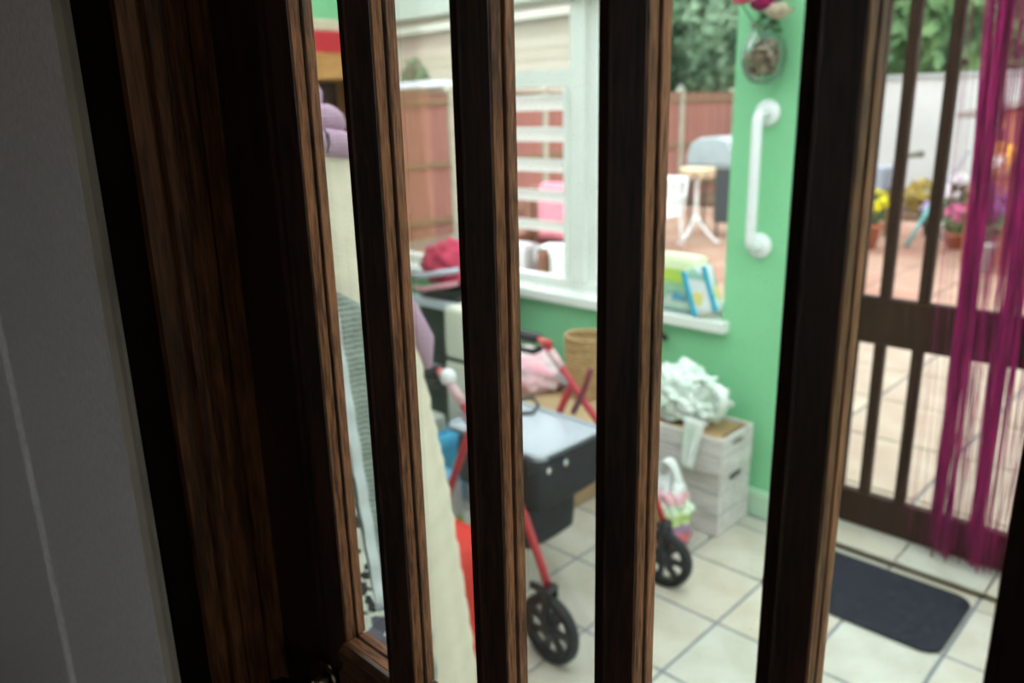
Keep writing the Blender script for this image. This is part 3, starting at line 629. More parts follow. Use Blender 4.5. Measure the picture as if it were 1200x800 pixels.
wick = wood('wicker', (0.30, 0.16, 0.06), (0.58, 0.38, 0.18), 0.7, 60, axis='x')
bk = empty('wicker_basket', (-1.985, 2.47, 0.41), 'upright tan wicker basket standing on the cardboard box', 'basket')
for i in range(16):
    z = 0.41 + i * 0.0165; r = 0.068 + 0.012 * i / 15
    pts = [( -1.985 + (r + 0.0025 * (-1) ** (k + i)) * math.cos(2 * PI * k / 24), 2.47 + (r + 0.0025 * (-1) ** (k + i)) * math.sin(2 * PI * k / 24), z) for k in range(25)]
    MB().tube(pts, 0.0085, 6, False).build('weave_ring', wick, bk, True)
MB().lathe([(0.003, 0.404), (0.07, 0.404), (0.07, 0.412), (0.003, 0.412)], (-1.985, 2.47, 0), 24).build('base', wick, bk)
for k in range(12):
    a = 2 * PI * k / 12; MB().tube([(-1.985 + 0.066 * math.cos(a), 2.47 + 0.066 * math.sin(a), 0.408), (-1.985 + 0.080 * math.cos(a), 2.47 + 0.080 * math.sin(a), 0.668)], 0.004, 6).build('stake', wick, bk, True)
# shopping trolley with pink coat
tl = empty('shopping_trolley', (-2.66, 2.38, 0), 'black fabric shopping trolley under a pink coat by the window', 'trolley')
MB().bm(soft(-2.80, -2.52, 2.26, 2.48, 0.10, 0.80)).build('bag_body', mat('black_green_cloth', (0.012, 0.014, 0.014), 0.75, col2=(0.02, 0.045, 0.025), scale=7), tl, True)
MB().tube([(-2.79, 2.50, 0.06), (-2.79, 2.50, 0.86), (-2.53, 2.50, 0.86), (-2.53, 2.50, 0.06)], 0.010, 8).build('frame', mat('grey_tube', (0.45, 0.47, 0.52), 0.35), tl, True)
for xx in (-2.80, -2.52): MB().lathe([(0.01, -0.015), (0.07, -0.015), (0.075, 0), (0.07, 0.015), (0.01, 0.015)], (xx, 2.50, 0.076), 20, 'x').build('wheel', rubber, tl, True)
MB().rbox(-2.82, -2.50, 2.235, 2.255, 0.715, 0.755, 0.004).build('reflective_band', mat('silver_band', (0.55, 0.58, 0.66), 0.4), tl)
MB().rbox(-2.82, -2.50, 2.235, 2.255, 0.48, 0.50, 0.004).build('strap', black_cloth, tl)
pink = mat('pink_coat_cloth', (0.62, 0.055, 0.12), 0.7, col2=(0.40, 0.02, 0.06), scale=9)
pc = empty('pink_coat', (-2.66, 2.37, 0.80), 'crumpled hot pink coat with grey bands heaped on the trolley', 'coat')
MB().blob((-2.66, 2.36, 0.905), 0.155, 0.12, 0.10, 0.16, 3.0, 4, 4).build('coat_body', pink, pc, True)
gb = mat('grey_reflective_band', (0.50, 0.52, 0.60), 0.4)
MB().tube([(-2.80, 2.25, 0.84), (-2.70, 2.215, 0.86), (-2.60, 2.22, 0.885), (-2.52, 2.27, 0.90)], 0.013, 8).build('band', gb, pc, True)
MB().tube([(-2.80, 2.25, 0.79), (-2.70, 2.21, 0.80), (-2.60, 2.215, 0.825), (-2.53, 2.27, 0.84)], 0.012, 8).build('band', mat('pink_band', (0.70, 0.30, 0.36), 0.5), pc, True)
MB().blob((-2.53, 2.42, 0.93), 0.05, 0.05, 0.10, 0.1, 2, 2, 3).build('hood', black_cloth, pc, True)
cbn = empty('tall_bin', (-2.26, 2.06, 0), 'narrow cream plastic bin with dark seam beside the trolley', 'bin')
crmp = mat('cream_plastic', (0.62, 0.62, 0.52), 0.4)
MB().rbox(-2.325, -2.20, 2.0, 2.125, 0.0, 0.60, 0.012, 2).build('bin_body', crmp, cbn); MB().rbox(-2.322, -2.203, 2.003, 2.122, 0.60, 0.612, 0.002).build('seam', black_pl, cbn); MB().rbox(-2.325, -2.20, 2.0, 2.125, 0.612, 0.82, 0.015, 2).build('bin_lid', crmp, cbn)
blu = mat('blue_bag_cloth', (0.03, 0.20, 0.52), 0.45, col2=(0.06, 0.42, 0.62), scale=8)
bt = empty('blue_tote', (-2.28, 1.90, 0), 'blue woven tote bag on the floor behind the rollator', 'bag')
MB().bm(soft(-2.52, -2.20, 1.76, 1.97, 0.001, 0.34)).build('bag_body', blu, bt, True)
MB().bm(soft(-2.47, -2.26, 1.80, 1.94, 0.31, 0.40)).build('grey_contents', mat('stone_grey_cloth', (0.42, 0.42, 0.36), 0.8), bt, True)
MB().tube([(-2.44, 1.785, 0.30), (-2.42, 1.77, 0.43), (-2.34, 1.77, 0.45), (-2.29, 1.785, 0.30)], 0.009, 8).build('handle', blu, bt, True)
wp = MB().bm(soft(-2.16, -1.98, 1.62, 1.76, 0.001, 0.30)).build('white_packet', bands('white_green_packet', [(0, (0.06, 0.30, 0.60)), (0.25, (0.45, 0.75, 0.12)), (0.45, (0.76, 0.78, 0.84)), (0.9, (0.10, 0.40, 0.62))], 2, 0, 0.30), None, True); tag(wp, 'white and lime packet standing next to the blue tote', 'packet')
rb = empty('red_bag', (-1.72, 1.33, 0), 'bright red cloth bag on the floor below the cream throw', 'bag')
redc = mat('bright_red_cloth', (0.72, 0.045, 0.03), 0.6, var=0.2, scale=6)
MB().bm(soft(-1.86, -1.46, 1.255, 1.425, 0.001, 0.385)).build('bag_body', redc, rb, True)
MB().tube([(-1.82, 1.26, 0.33), (-1.80, 1.25, 0.45), (-1.74, 1.25, 0.45), (-1.72, 1.26, 0.33)], 0.008, 8).build('handle', redc, rb, True)

# ------------------------------------------------------------------ coat stand with hanging knits
AX, AY = -1.36, 0.80
cs = empty('coat_stand', (AX, AY, 0), 'dark wooden coat stand buried under knitted garments', 'coat stand')
MB().lathe([(0.02, 0.02), (0.024, 0.06), (0.018, 0.10), (0.018, 1.55), (0.026, 1.58), (0.022, 1.62), (0.004, 1.66)], (AX, AY, 0), 16).build('pole', frame_wood, cs, True)
for i in range(4):
    a = rad(45 + 90 * i); c, s_ = math.cos(a), math.sin(a)
    MB().tube([(AX + 0.015 * c, AY + 0.015 * s_, 0.10), (AX + 0.10 * c, AY + 0.10 * s_, 0.05), (AX + 0.24 * c, AY + 0.24 * s_, 0.014)], 0.013, 8).build('foot', frame_wood, cs, True)
    MB().tube([(AX + 0.015 * c, AY + 0.015 * s_, 1.50), (AX + 0.06 * c, AY + 0.06 * s_, 1.50), (AX + 0.085 * c, AY + 0.085 * s_, 1.55)], 0.008, 8).build('hook', frame_wood, cs, True)
RZ = [(1.62, 0.055), (1.574, 0.085), (1.505, 0.118), (1.30, 0.175), (1.05, 0.228), (0.80, 0.266), (0.40, 0.306), (0.0, 0.33)]
def rz(z):
    for (a, ra), (b, rb_) in zip(RZ, RZ[1:]):
        if z >= b: return ra + (rb_ - ra) * (a - min(z, a)) / (a - b)
    return 0.33
def knit(name, base, dark, sx=160):
    m = bpy.data.materials.new(name); m.use_nodes = True; nt = m.node_tree; b = nt.nodes['Principled BSDF']; b.inputs['Roughness'].default_value = 0.95; b.inputs['Specular IOR Level'].default_value = 0.1
    tc = nt.nodes.new('ShaderNodeTexCoord'); wv = nt.nodes.new('ShaderNodeTexWave'); wv.bands_direction = 'Z'; wv.inputs['Scale'].default_value = sx / 6; wv.inputs['Distortion'].default_value = 3; wv.inputs['Detail'].default_value = 2; wv.inputs['Detail Scale'].default_value = 4
    nt.links.new(tc.outputs['Object'], wv.inputs[0])
    cr = nt.nodes.new('ShaderNodeValToRGB'); cr.color_ramp.elements[0].color = (*dark, 1); cr.color_ramp.elements[1].color = (*base, 1); cr.color_ramp.elements[1].position = 0.55
    nt.links.new(wv.outputs['Fac'], cr.inputs[0]); nt.links.new(cr.outputs[0], b.inputs['Base Color'])
    bp = nt.nodes.new('ShaderNodeBump'); bp.inputs['Strength'].default_value = 0.6; bp.inputs['Distance'].default_value = 0.004
    nt.links.new(wv.outputs['Fac'], bp.inputs['Height']); nt.links.new(bp.outputs[0], b.inputs['Normal'])
    return m
def drape(name, label, m, off, th0, th1, zt, zb, cat, fold=0.006, nf=9, thick=0.008, lat=None):
    def fn(u, v):
        th = th0 + (th1 - th0) * u
        z1_, z0_ = (zt(u) if callable(zt) else zt), (zb(u) if callable(zb) else zb)
        z = z1_ + (z0_ - z1_) * v
        if lat: th = math.degrees(math.asin(max(-0.9, min(0.9, (lat[0] + (lat[1] - lat[0]) * u + lat[2] * v) / (rz(z) + off)))))
        a = rad(-30 + th)
        r = rz(z) + off + fold * (0.3 + v) * math.sin(nf * th / 30 + 2 * v) + 0.003 * math.sin(z * 90)
        return (AX + r * math.cos(a), AY + r * math.sin(a), z)
    o = MB().grid(fn, 44, 60).build(name, m, None, True, solid=thick); tag(o, label, cat, 'knits hung on the coat stand')
    return o
drape('cream_throw', 'cream chunky knit throw hanging lowest on the coat stand', knit('cream_knit', (0.86, 0.77, 0.61), (0.70, 0.61, 0.47), 330), 0.0, 6, 150, lambda u: 1.515 - 0.02 * u, 0.16, 'throw', 0.004, 8, 0.012)
drape('grey_cardigan', 'grey green knitted cardigan over the cream throw', knit('sage_knit', (0.34, 0.38, 0.33), (0.22, 0.25, 0.22), 200), 0.026, -60, 36, lambda u: 1.47 - 0.26 * u, 0.42, 'cardigan', 0.006, 7)
drape('white_scarf', 'plain white scarf edge falling down the grey cardigan', mat('white_wool', (0.66, 0.70, 0.70), 0.95, var=0.1, scale=30), 0.040, 10, 19, lambda u: 1.24, 0.58, 'scarf', 0.001, 3, 0.006, (0.042, 0.060, 0.045))
lace = blobs('black_white_lace', [(0.70, 0.68, 0.60), (0.72, 0.70, 0.62), (0.02, 0.02, 0.025), (0.66, 0.66, 0.58), (0.04, 0.04, 0.045)], 75, 0.9)
drape('lace_scarf', 'narrow cream crochet scarf with dark holes', lace, 0.050, -8, 13, lambda u: 1.10, 0.60, 'scarf', 0.001, 5, 0.005, (-0.05, 0.038, 0.050))
spot = blobs('spotted_shawl_print', [(0.66, 0.66, 0.56), (0.08, 0.07, 0.10), (0.62, 0.62, 0.55), (0.12, 0.11, 0.15)], 42, 0.9)
drape('spotted_shawl', 'cream shawl with dark animal spots low on the coat stand', spot, 0.058, -60, 29, lambda u: 0.70, 0.33, 'shawl', 0.004, 6, 0.006)
drape('white_sheet', 'plain white cloth at the bottom of the hanging garments', mat('white_cotton', (0.76, 0.76, 0.76), 0.9, var=0.06, scale=10), 0.030, -60, 29, 0.40, 0.12, 'cloth', 0.006, 8, 0.006)
lil = knit('lilac_knit', (0.58, 0.38, 0.50), (0.42, 0.26, 0.37), 300)
ls = empty('lilac_scarf', (AX, AY, 1.5), 'lilac knitted scarf wound around the top of the coat stand', 'scarf', 'knits hung on the coat stand')
for i, (z, r) in enumerate(((1.575, 0.055), (1.535, 0.092), (1.495, 0.125))):
    MB().tube([(AX + r * math.cos(2 * PI * k / 28), AY + r * math.sin(2 * PI * k / 28), z + 0.012 * math.sin(4 * PI * k / 28 + i)) for k in range(29)], 0.026, 10, False).build('coil', lil, ls, True)
a = rad(-30 + 82)
MB().tube([(AX + (rz(z) + o_) * math.cos(a), AY + (rz(z) + o_) * math.sin(a), z) for z, o_ in ((1.50, 0.01), (1.35, 0.005), (1.22, 0.005), (1.17, 0.012), (1.11, 0.022), (1.05, 0.016))], [0.012, 0.012, 0.014, 0.02, 0.024, 0.010], 10).build('hanging_end', lil, ls, True)

# ------------------------------------------------------------------ bookcase at the end wall
bc = empty('bookcase', (-3.64, 2.1, 0), 'honey pine bookcase against the green end wall', 'bookcase')
pine = wood('honey_pine', (0.42, 0.19, 0.05), (0.66, 0.34, 0.10), 0.5, 20, axis='y')
pine_d = wood('dark_backed_board', (0.06, 0.035, 0.02), (0.12, 0.07, 0.04), 0.6, 20, axis='z')
MB().rbox(-3.797, -3.47, 1.60, 2.62, 1.722, 1.845, 0.004).build('top_board', pine, bc)
for yy in (1.61, 2.585): MB().rbox(-3.797, -3.48, yy, yy + 0.025, 0, 1.722, 0.002).build('side_board', pine, bc)
MB().box(-3.797, -3.79, 1.635, 2.585, 0, 1.722).build('back_board', pine_d, bc)
for z in (0.08, 0.50, 0.92, 1.32): MB().rbox(-3.79, -3.485, 1.635, 2.585, z, z + 0.02, 0.002).build('shelf', pine_d, bc)
o = MB().rbox(-3.75, -3.49, 1.95, 2.55, 1.846, 1.945, 0.006).build('red_box', mat('red_box_card', (0.62, 0.02, 0.035), 0.5, var=0.15, scale=12)); tag(o, 'flat red box lying on top of the pine bookcase', 'box')
o = MB().rbox(-3.76, -3.50, 1.92, 2.57, 1.946, 2.000, 0.006).build('cream_box', mat('cream_box_card', (0.70, 0.60, 0.44), 0.6, var=0.1, scale=5)); tag(o, 'thin cream box resting on the red box', 'box')
jar = empty('storage_jar', (-3.60, 2.38, 1.34), 'pale green storage jar on the upper bookcase shelf', 'jar')
MB().lathe([(0.045, 1.341), (0.055, 1.36), (0.055, 1.50), (0.04, 1.53), (0.04, 1.55)], (-3.60, 2.38, 0), 18).build('jar_body', mat('sage_glaze', (0.35, 0.42, 0.32), 0.3), jar, True); MB().lathe([(0.044, 1.551), (0.044, 1.575), (0.015, 1.58), (0.012, 1.60)], (-3.60, 2.38, 0), 18).build('lid', pine, jar, True)

# ------------------------------------------------------------------ garden
GZ = -0.13
soil = mat('garden_ground', (0.30, 0.21, 0.13), 0.95, col2=(0.20, 0.14, 0.09), scale=3)
gd = MB().box(-30, 25, FY1, 45, GZ - 0.3, GZ - 0.035).build('ground', soil); tag(gd, 'earth and gravel garden ground beyond the house', 'ground', kind='structure')
g2 = MB().box(1.4, 25, -20, FY1, GZ - 0.3, GZ - 0.035).build('ground', soil); tag(g2, 'bare side yard ground beyond the end window', 'ground', kind='structure')
pat = MB().box(-8.35, 2.5, FY1 + 0.02, 12.6, GZ - 0.2, GZ - 0.012).build('pavement', mat('patio_joint', (0.20, 0.21, 0.24), 0.9, var=0.2, scale=5)); tag(pat, 'buff and pink slab patio outside the gate', 'patio', kind='structure')
SL_C = [((0.35, 0.285, 0.215), (0.29, 0.215, 0.16)), ((0.36, 0.23, 0.165), (0.31, 0.18, 0.13)), ((0.37, 0.31, 0.235), (0.31, 0.24, 0.18)), ((0.33, 0.18, 0.125), (0.28, 0.14, 0.10))]
SLAB = [mat('patio_slab_%d' % i, a, 0.85, col2=b, scale=4) for i, (a, b) in enumerate(SL_C)]
s_ = 0.6; rnd = random.Random(11); src = None; rest = MB()
cand = []
for i in range(-16, 5):
    for j in range(0, 17):
        x, yv = -0.35 + i * s_, FY1 + 0.03 + j * s_
        if x < -8.3 or x + s_ > 2.4 or yv + s_ > 12.6: continue
        # what the gate or the right-hand light of the window can see
        cx, cy = x + s_ / 2, yv + s_ / 2
        r_ = cx / cy
        cand.append((not (-0.42 < r_ < -0.12 or -0.68 < r_ < -0.52), cy, x, yv))
cand.sort()
for n, (hid, cy, x, yv) in enumerate(cand):
    far = yv > 6.0
    m = SLAB[rnd.choice((1, 3, 1, 3)) if far else (rnd.choice((0, 1)) if yv > 4.6 else rnd.choice((0, 2)))]
    if n < 290:
        if src is None: src = MB().rbox(0.008, s_ - 0.008, 0.008, s_ - 0.008, -0.03, 0, 0.004).build('slab', m, pat); src.location = Vector((x, yv, GZ)); 
        else: share(src, 'slab', pat, (x, yv, GZ), m=m)
    else: rest.box(x + 0.005, x + s_ - 0.005, yv + 0.005, yv + s_ - 0.005, GZ - 0.03, GZ)
if rest.v: rest.build('slab_field', SLAB[0], pat)['kind'] = 'stuff'

# boundary fence along the garden side
fence_c = [mat('fence_board_%d' % i, c, 0.85, col2=c2, scale=6, stretch=(1, 1, 0.2)) for i, (c, c2) in enumerate([((0.34, 0.14, 0.11), (0.28, 0.11, 0.085)), ((0.36, 0.155, 0.125), (0.30, 0.125, 0.10)), ((0.32, 0.13, 0.105), (0.27, 0.11, 0.09))])]
conc = mat('concrete_post', (0.40, 0.38, 0.29), 0.9, var=0.2, scale=8)
rail_m = mat('fence_rail', (0.22, 0.14, 0.075), 0.85, var=0.2, scale=6)
FX = -8.5; bay = 1.83; fy = 3.8; src = None
names = ['nearest the house', 'second out from the house', 'third out from the house', 'fourth out from the house', 'fifth out from the house', 'sixth out from the house', 'last before the white wall']
src_r = None
for b_ in range(7):
    y0 = fy + b_ * (bay + 0.1)
    pt = empty('fence_post', (FX, y0 - 0.05, GZ), 'concrete fence post %s' % names[b_], 'fence post', 'concrete posts of the garden fence')
    MB().box(FX - 0.05, FX + 0.05, y0 - 0.1, y0, GZ - 0.05, 1.86).build('shaft', conc, pt); MB().prism([(y0 - 0.12, 1.86), (y0 + 0.02, 1.86), (y0 - 0.02, 1.90), (y0 - 0.08, 1.90)], FX - 0.065, FX + 0.065, 'x').build('cap', conc, pt)
    fp = empty('boundary_fence', (FX, y0, GZ), 'red brown boarded fence panel %s' % names[b_], 'fence panel', 'boarded panels of the garden fence')
    for k in range(12):
        loc = (FX + (0.004 if k % 2 else -0.004), y0 + 0.005 + k * bay / 12, 0)
        m = fence_c[rnd.randrange(3)]
        if src is None: src = MB().box(-0.009, 0.009, 0, bay / 12 - 0.004, GZ + 0.03, 1.80).build('board', m, fp, loc=None); src.location = Vector(loc) - WORLD[fp.name]
        else: share(src, 'board', fp, loc, m=m)
    for z in (0.12, 0.88, 1.70):
        if src_r is None: src_r = MB().box(0.014, 0.05, 0, bay - 0.01, -0.035, 0.035).build('rail', rail_m, fp); src_r.location = Vector((FX, y0 + 0.005, z)) - WORLD[fp.name]
        else: share(src_r, 'rail', fp, (FX, y0 + 0.005, z))
    MB().box(FX - 0.03, FX + 0.03, y0, y0 + bay, 1.80, 1.83).build('capping', rail_m, fp)
# white end wall
ww = MB().box(-8.4, 6, 15.5, 15.75, GZ - 0.1, 1.95).build('wall_garden', mat('white_render', (0.50, 0.50, 0.48), 0.85, var=0.1, scale=1.5)); tag(ww, 'white rendered wall across the end of the garden', 'wall', kind='structure')
cp = MB().box(-8.42, 6, 15.45, 15.8, 1.95, 2.02).build('trim_6', mat('wall_coping', (0.36, 0.37, 0.36), 0.9, var=0.2, scale=3)); tag(cp, 'grey coping stones on the white garden wall', 'coping', kind='structure')
bed = MB().box(-8.3, 6, 12.62, 15.5, GZ - 0.03, GZ + 0.06).build('flower_bed', mat('bed_earth', (0.16, 0.09, 0.05), 0.95, var=0.4, scale=4)); tag(bed, 'brown earth flower bed in front of the white wall', 'flower bed', kind='structure')

# plants
def leaves(c, r, n, size, seed, squash=1.0, flat=None):
    rn = random.Random(seed); mb = MB()
    for _ in range(n):
        while True:
            p = Vector((rn.uniform(-1, 1), rn.uniform(-1, 1), rn.uniform(-1, 1)))
            if 0.25 < p.length < 1: break
        p = p.normalized() * (p.length ** 0.45)
        q = Vector((c[0] + p.x * r[0], c[1] + p.y * r[1], c[2] + p.z * r[2]))
        d = (p + Vector((rn.uniform(-1, 1), rn.uniform(-1, 1), rn.uniform(-0.6, 1)))).normalized(); t = d.cross(Vector((rn.uniform(-1, 1), rn.uniform(-1, 1), rn.uniform(-1, 1)))).normalized(); b = d.cross(t)
        s = size * rn.uniform(0.6, 1.3)
        mb.add([q - t * s * 0.5, q + b * s, q + t * s * 0.5, q - b * s], [(0, 1, 2, 3)])
    return mb
tree_m = [mat('tree_leaf_%d' % i, a, 0.6, col2=b, scale=1.3) for i, (a, b) in enumerate([((0.09, 0.19, 0.08), (0.03, 0.09, 0.05)), ((0.13, 0.23, 0.08), (0.05, 0.12, 0.05)), ((0.08, 0.17, 0.09), (0.03, 0.08, 0.05)), ((0.22, 0.33, 0.20), (0.08, 0.16, 0.09))])]
bark = mat('bark', (0.10, 0.07, 0.05), 0.9, var=0.4, scale=10)
TREES = [(-17.0, 22.5, 1.8, 4.6, 0, 'tall dark tree rising behind the neighbour house corner'), (-14.2, 19.5, 1.6, 4.2, 0, 'broad dark green tree straight behind the fence end'), (-11.2, 20.5, 1.5, 4.6, 3, 'grey green tree beside the broad dark one beyond the fence'), (-8.3, 19.0, 1.3, 4.0, 2, 'deep green tree behind the corner of fence and white wall'),
         (-5.6, 19.2, 1.4, 4.4, 1, 'yellowish green tree above the white wall'), (-3.2, 20.0, 1.4, 4.8, 0, 'dark tree above the white wall behind the string curtain'), (-0.4, 19.6, 1.4, 4.4, 2, 'dark tree furthest along above the white wall')]
for i, (x, yv, hz, h, mi, lab) in enumerate(TREES):
    e = empty('tree', (x, yv, GZ), lab, 'tree', 'trees beyond the garden boundary')
    MB().tube([(x, yv, GZ - 0.05), (x + 0.1, yv, 1.2), (x - 0.05, yv, h * 0.8)], [0.22, 0.17, 0.08], 9).build('trunk', bark, e, True)
    leaves((x, yv, hz + h * 0.42), (1.9, 1.7, h * 0.52), 4200, 0.19, i).blob((x, yv, hz + h * 0.42), 1.6, 1.4, h * 0.44, 0.12, 3, 3, i).build('crown', tree_m[mi], e)
sh = empty('shrub', (-12.35, 10.25, GZ), 'small blue green shrub beside the low white roofed shed', 'shrub')
leaves((-12.35, 10.22, 1.55), (0.45, 0.30, 1.0), 700, 0.09, 31).build('crown', tree_m[3], sh); MB().tube([(-12.35, 10.22, GZ), (-12.35, 10.22, 1.5)], 0.05, 6).build('stem', bark, sh)

# neighbour's buildings beyond the fence
nb = empty('neighbour_house', (-11.4, 11.5, GZ), 'cream horizontally boarded house beyond the fence', 'house')
cl = [mat('cream_cladding_%d' % i, c, 0.7, var=0.08, scale=2) for i, c in enumerate([(0.42, 0.37, 0.29), (0.46, 0.41, 0.33), (0.36, 0.31, 0.24)])]
MB().box(-15.5, -8.75, 11.05, 12.1, GZ, 3.1).build('wall', cl[2], nb)
for i in range(15):
    z = GZ + 0.02 + i * 0.21
    MB().prism([(11.05, z), (11.012, z), (11.032, z + 0.212), (11.05, z + 0.212)], -15.5, -8.75, 'x').build('cladding_board', cl[i % 2], nb)
MB().box(-15.8, -8.5, 10.75, 12.3, 3.08, 3.14).build('soffit', mat('grey_soffit', (0.34, 0.31, 0.27), 0.8), nb)
MB().box(-15.8, -8.5, 10.70, 10.76, 3.06, 3.30).build('gutter_board', mat('stone_fascia', (0.42, 0.40, 0.34), 0.7), nb)
MB().prism([(10.65, 3.28), (12.4, 3.28), (11.5, 4.2)], -15.9, -8.4, 'x').build('roof', mat('slate_roof', (0.12, 0.13, 0.14), 0.8, var=0.2, scale=4), nb)
sd = empty('low_shed', (-10.7, 8.8, GZ), 'low shed with pale flat roof just over the fence', 'shed')
MB().box(-12.2, -9.45, 8.3, 9.6, GZ, 1.93).build('wall', mat('shed_wall', (0.36, 0.30, 0.24), 0.8, var=0.2, scale=4), sd); MB().rbox(-12.35, -9.25, 8.1, 9.75, 1.93, 2.02, 0.01).build('roof', mat('pale_felt_roof', (0.70, 0.74, 0.80), 0.6), sd)
rs = empty('red_shed', (-1.2, 10.2, GZ), 'terracotta red timber shed behind the string curtain', 'shed')
red_b = [mat('red_shed_board_%d' % i, c, 0.8, var=0.12, scale=4) for i, c in enumerate([(0.36, 0.12, 0.075), (0.40, 0.14, 0.09)])]
for i in range(14):
    x0 = -2.45 + i * 0.2; h0 = 1.40 + (i * 0.2) * 0.2
    MB().prism([(x0, GZ), (x0 + 0.196, GZ), (x0 + 0.196, h0 + 0.04), (x0, h0)], 9.5, 9.53 + 0.008 * (i % 2), 'y').build('board', red_b[i % 2], rs)
MB().prism([(-2.44, GZ), (0.34, GZ), (0.34, 1.95), (-2.44, 1.39)], 9.545, 11.4, 'y').build('body', red_b[0], rs)
MB().prism([(-2.62, 1.375), (0.5, 2.0), (0.5, 2.06), (-2.62, 1.435)], 9.35, 11.6, 'y').build('roof', mat('shed_felt', (0.30, 0.26, 0.24), 0.9, var=0.2, scale=6), rs)

# small round table, barbecue, white chair
tb = empty('pedestal_table', (-5.45, 8.95, GZ), 'small wooden topped table on curved white pedestal legs', 'table')
wt = mat('white_enamel', (0.74, 0.75, 0.76), 0.35)
TX, TY = -5.43, 9.0
MB().lathe([(0.02, 0.74), (0.20, 0.74), (0.225, 0.755), (0.225, 0.80), (0.215, 0.82), (0.02, 0.82)], (TX, TY, 0), 28).build('table_top', mat('pale_pine_top', (0.62, 0.46, 0.30), 0.6, var=0.2, scale=9), tb, True)
for i in range(8):
    a = 2 * PI * i / 8; MB().lathe([(0.004, 0.69), (0.05, 0.70), (0.06, 0.73), (0.045, 0.745), (0.004, 0.745)], (TX + 0.165 * math.cos(a), TY + 0.165 * math.sin(a), 0), 10).build('scallop', mat('scallop_trim', (0.60, 0.48, 0.34), 0.6), tb, True)
MB().lathe([(0.03, 0.16), (0.024, 0.30), (0.022, 0.60), (0.05, 0.72), (0.02, 0.74)], (TX, TY, 0), 14).build('pedestal', wt, tb, True)
for i in range(3):
    a = rad(20 + 120 * i); c, s2 = math.cos(a), math.sin(a)
    MB().tube([(TX, TY, 0.26), (TX + 0.06 * c, TY + 0.06 * s2, 0.12), (TX + 0.16 * c, TY + 0.16 * s2, 0.0), (TX + 0.27 * c, TY + 0.27 * s2, GZ + 0.02), (TX + 0.31 * c, TY + 0.31 * s2, GZ + 0.018)], 0.019, 8).build('leg', wt, tb, True)
bq = empty('barbecue', (-5.55, 9.75, GZ), 'covered barbecue with silver grey hood behind the pedestal table', 'barbecue')
hood = mat('silver_grey_cover', (0.30, 0.35, 0.37), 0.35, spec=0.5, col2=(0.26, 0.30, 0.32), scale=5)
hp = [(-0.30, 0.80), (-0.31, 0.92), (-0.26, 1.08), (-0.14, 1.16), (0.08, 1.18), (0.24, 1.12), (0.32, 0.95), (0.32, 0.80)]
MB().prism([(-5.60 + a * 1.12, b) for a, b in hp][::-1], 9.55, 10.05, 'y').build('hood', hood, bq, bevel=0.03)
MB().rbox(-5.52, -5.20, 9.58, 10.02, 0.06, 0.80, 0.02).build('cabinet', mat('charcoal_panel', (0.05, 0.06, 0.065), 0.5), bq)
MB().rbox(-5.97, -5.21, 9.56, 10.04, 0.77, 0.80, 0.006).build('shelf', hood, bq)
for xx in (-5.90, -5.48, -5.24):
    for yy in (9.62, 9.98): MB().tube([(xx, yy, GZ), (xx, yy, 0.78)], 0.016, 8).build('leg', black_pl, bq, True)
wc = empty('white_chair', (-5.42, 8.05, GZ), 'white plastic garden chair beside the pedestal table', 'chair')
WXc, WYc = -5.52, 8.25
MB().rbox(WXc - 0.23, WXc + 0.23, WYc - 0.23, WYc + 0.23, 0.29, 0.32, 0.01, 2).build('seat', wt, wc)
for sx in (-1, 1):
    for sy in (-1, 1): MB().tube([(WXc + 0.20 * sx, WYc + 0.20 * sy, 0.29), (WXc + 0.23 * sx, WYc + 0.24 * sy, GZ)], 0.019, 8).build('leg', wt, wc, True)
    MB().tube([(WXc + 0.22 * sx, WYc + 0.22, 0.30), (WXc + 0.23 * sx, WYc + 0.28, 0.72)], 0.018, 8).build('back_post', wt, wc, True)
    MB().tube([(WXc + 0.23 * sx, WYc - 0.20, 0.30), (WXc + 0.25 * sx, WYc - 0.20, 0.50), (WXc + 0.25 * sx, WYc + 0.24, 0.52)], 0.016, 8).build('arm', wt, wc, True)
for k in range(5): MB().rbox(WXc - 0.17 + k * 0.075, WXc - 0.13 + k * 0.075, WYc + 0.235, WYc + 0.25, 0.33, 0.70, 0.004).build('back_slat', wt, wc)
MB().rbox(WXc - 0.24, WXc + 0.24, WYc + 0.255, WYc + 0.285, 0.69, 0.75, 0.01).build('top_rail', wt, wc)

# wicker armchair outside the louvred light
wk = wood('brown_rattan', (0.10, 0.035, 0.02), (0.24, 0.09, 0.05), 0.6, 90, axis='x')
ac = empty('rattan_armchair', (-4.02, 4.35, GZ), 'brown rattan armchair on the patio outside the louvred window', 'chair')
CX, CY = -4.02, 4.40
def weave(mb, x0, x1, y0, y1, z0, z1): mb.rbox(x0, x1, y0, y1, z0, z1, 0.02, 2)
MB().rbox(CX - 0.36, CX + 0.36, CY - 0.32, CY + 0.32, GZ + 0.08, 0.26, 0.02, 2).build('seat_base', wk, ac)
MB().rbox(CX - 0.40, CX - 0.30, CY - 0.33, CY + 0.33, 0.0, 0.62, 0.03, 2).build('arm', wk, ac); MB().rbox(CX + 0.30, CX + 0.40, CY - 0.33, CY + 0.33, 0.0, 0.62, 0.03, 2).build('arm', wk, ac)
MB().rbox(CX - 0.40, CX + 0.40, CY + 0.30, CY + 0.40, 0.0, 0.98, 0.04, 2).build('backrest', wk, ac)
for sx in (-1, 1):
    for sy in (-1, 1): MB().tube([(CX + 0.33 * sx, CY + 0.28 * sy, GZ), (CX + 0.33 * sx, CY + 0.28 * sy, 0.1)], 0.025, 8).build('leg', wk, ac, True)
for k in range(9): MB().rbox(CX - 0.34 + k * 0.078, CX - 0.285 + k * 0.078, CY + 0.285, CY + 0.30, 0.28, 0.94, 0.004).build('cane_strip', wk, ac)
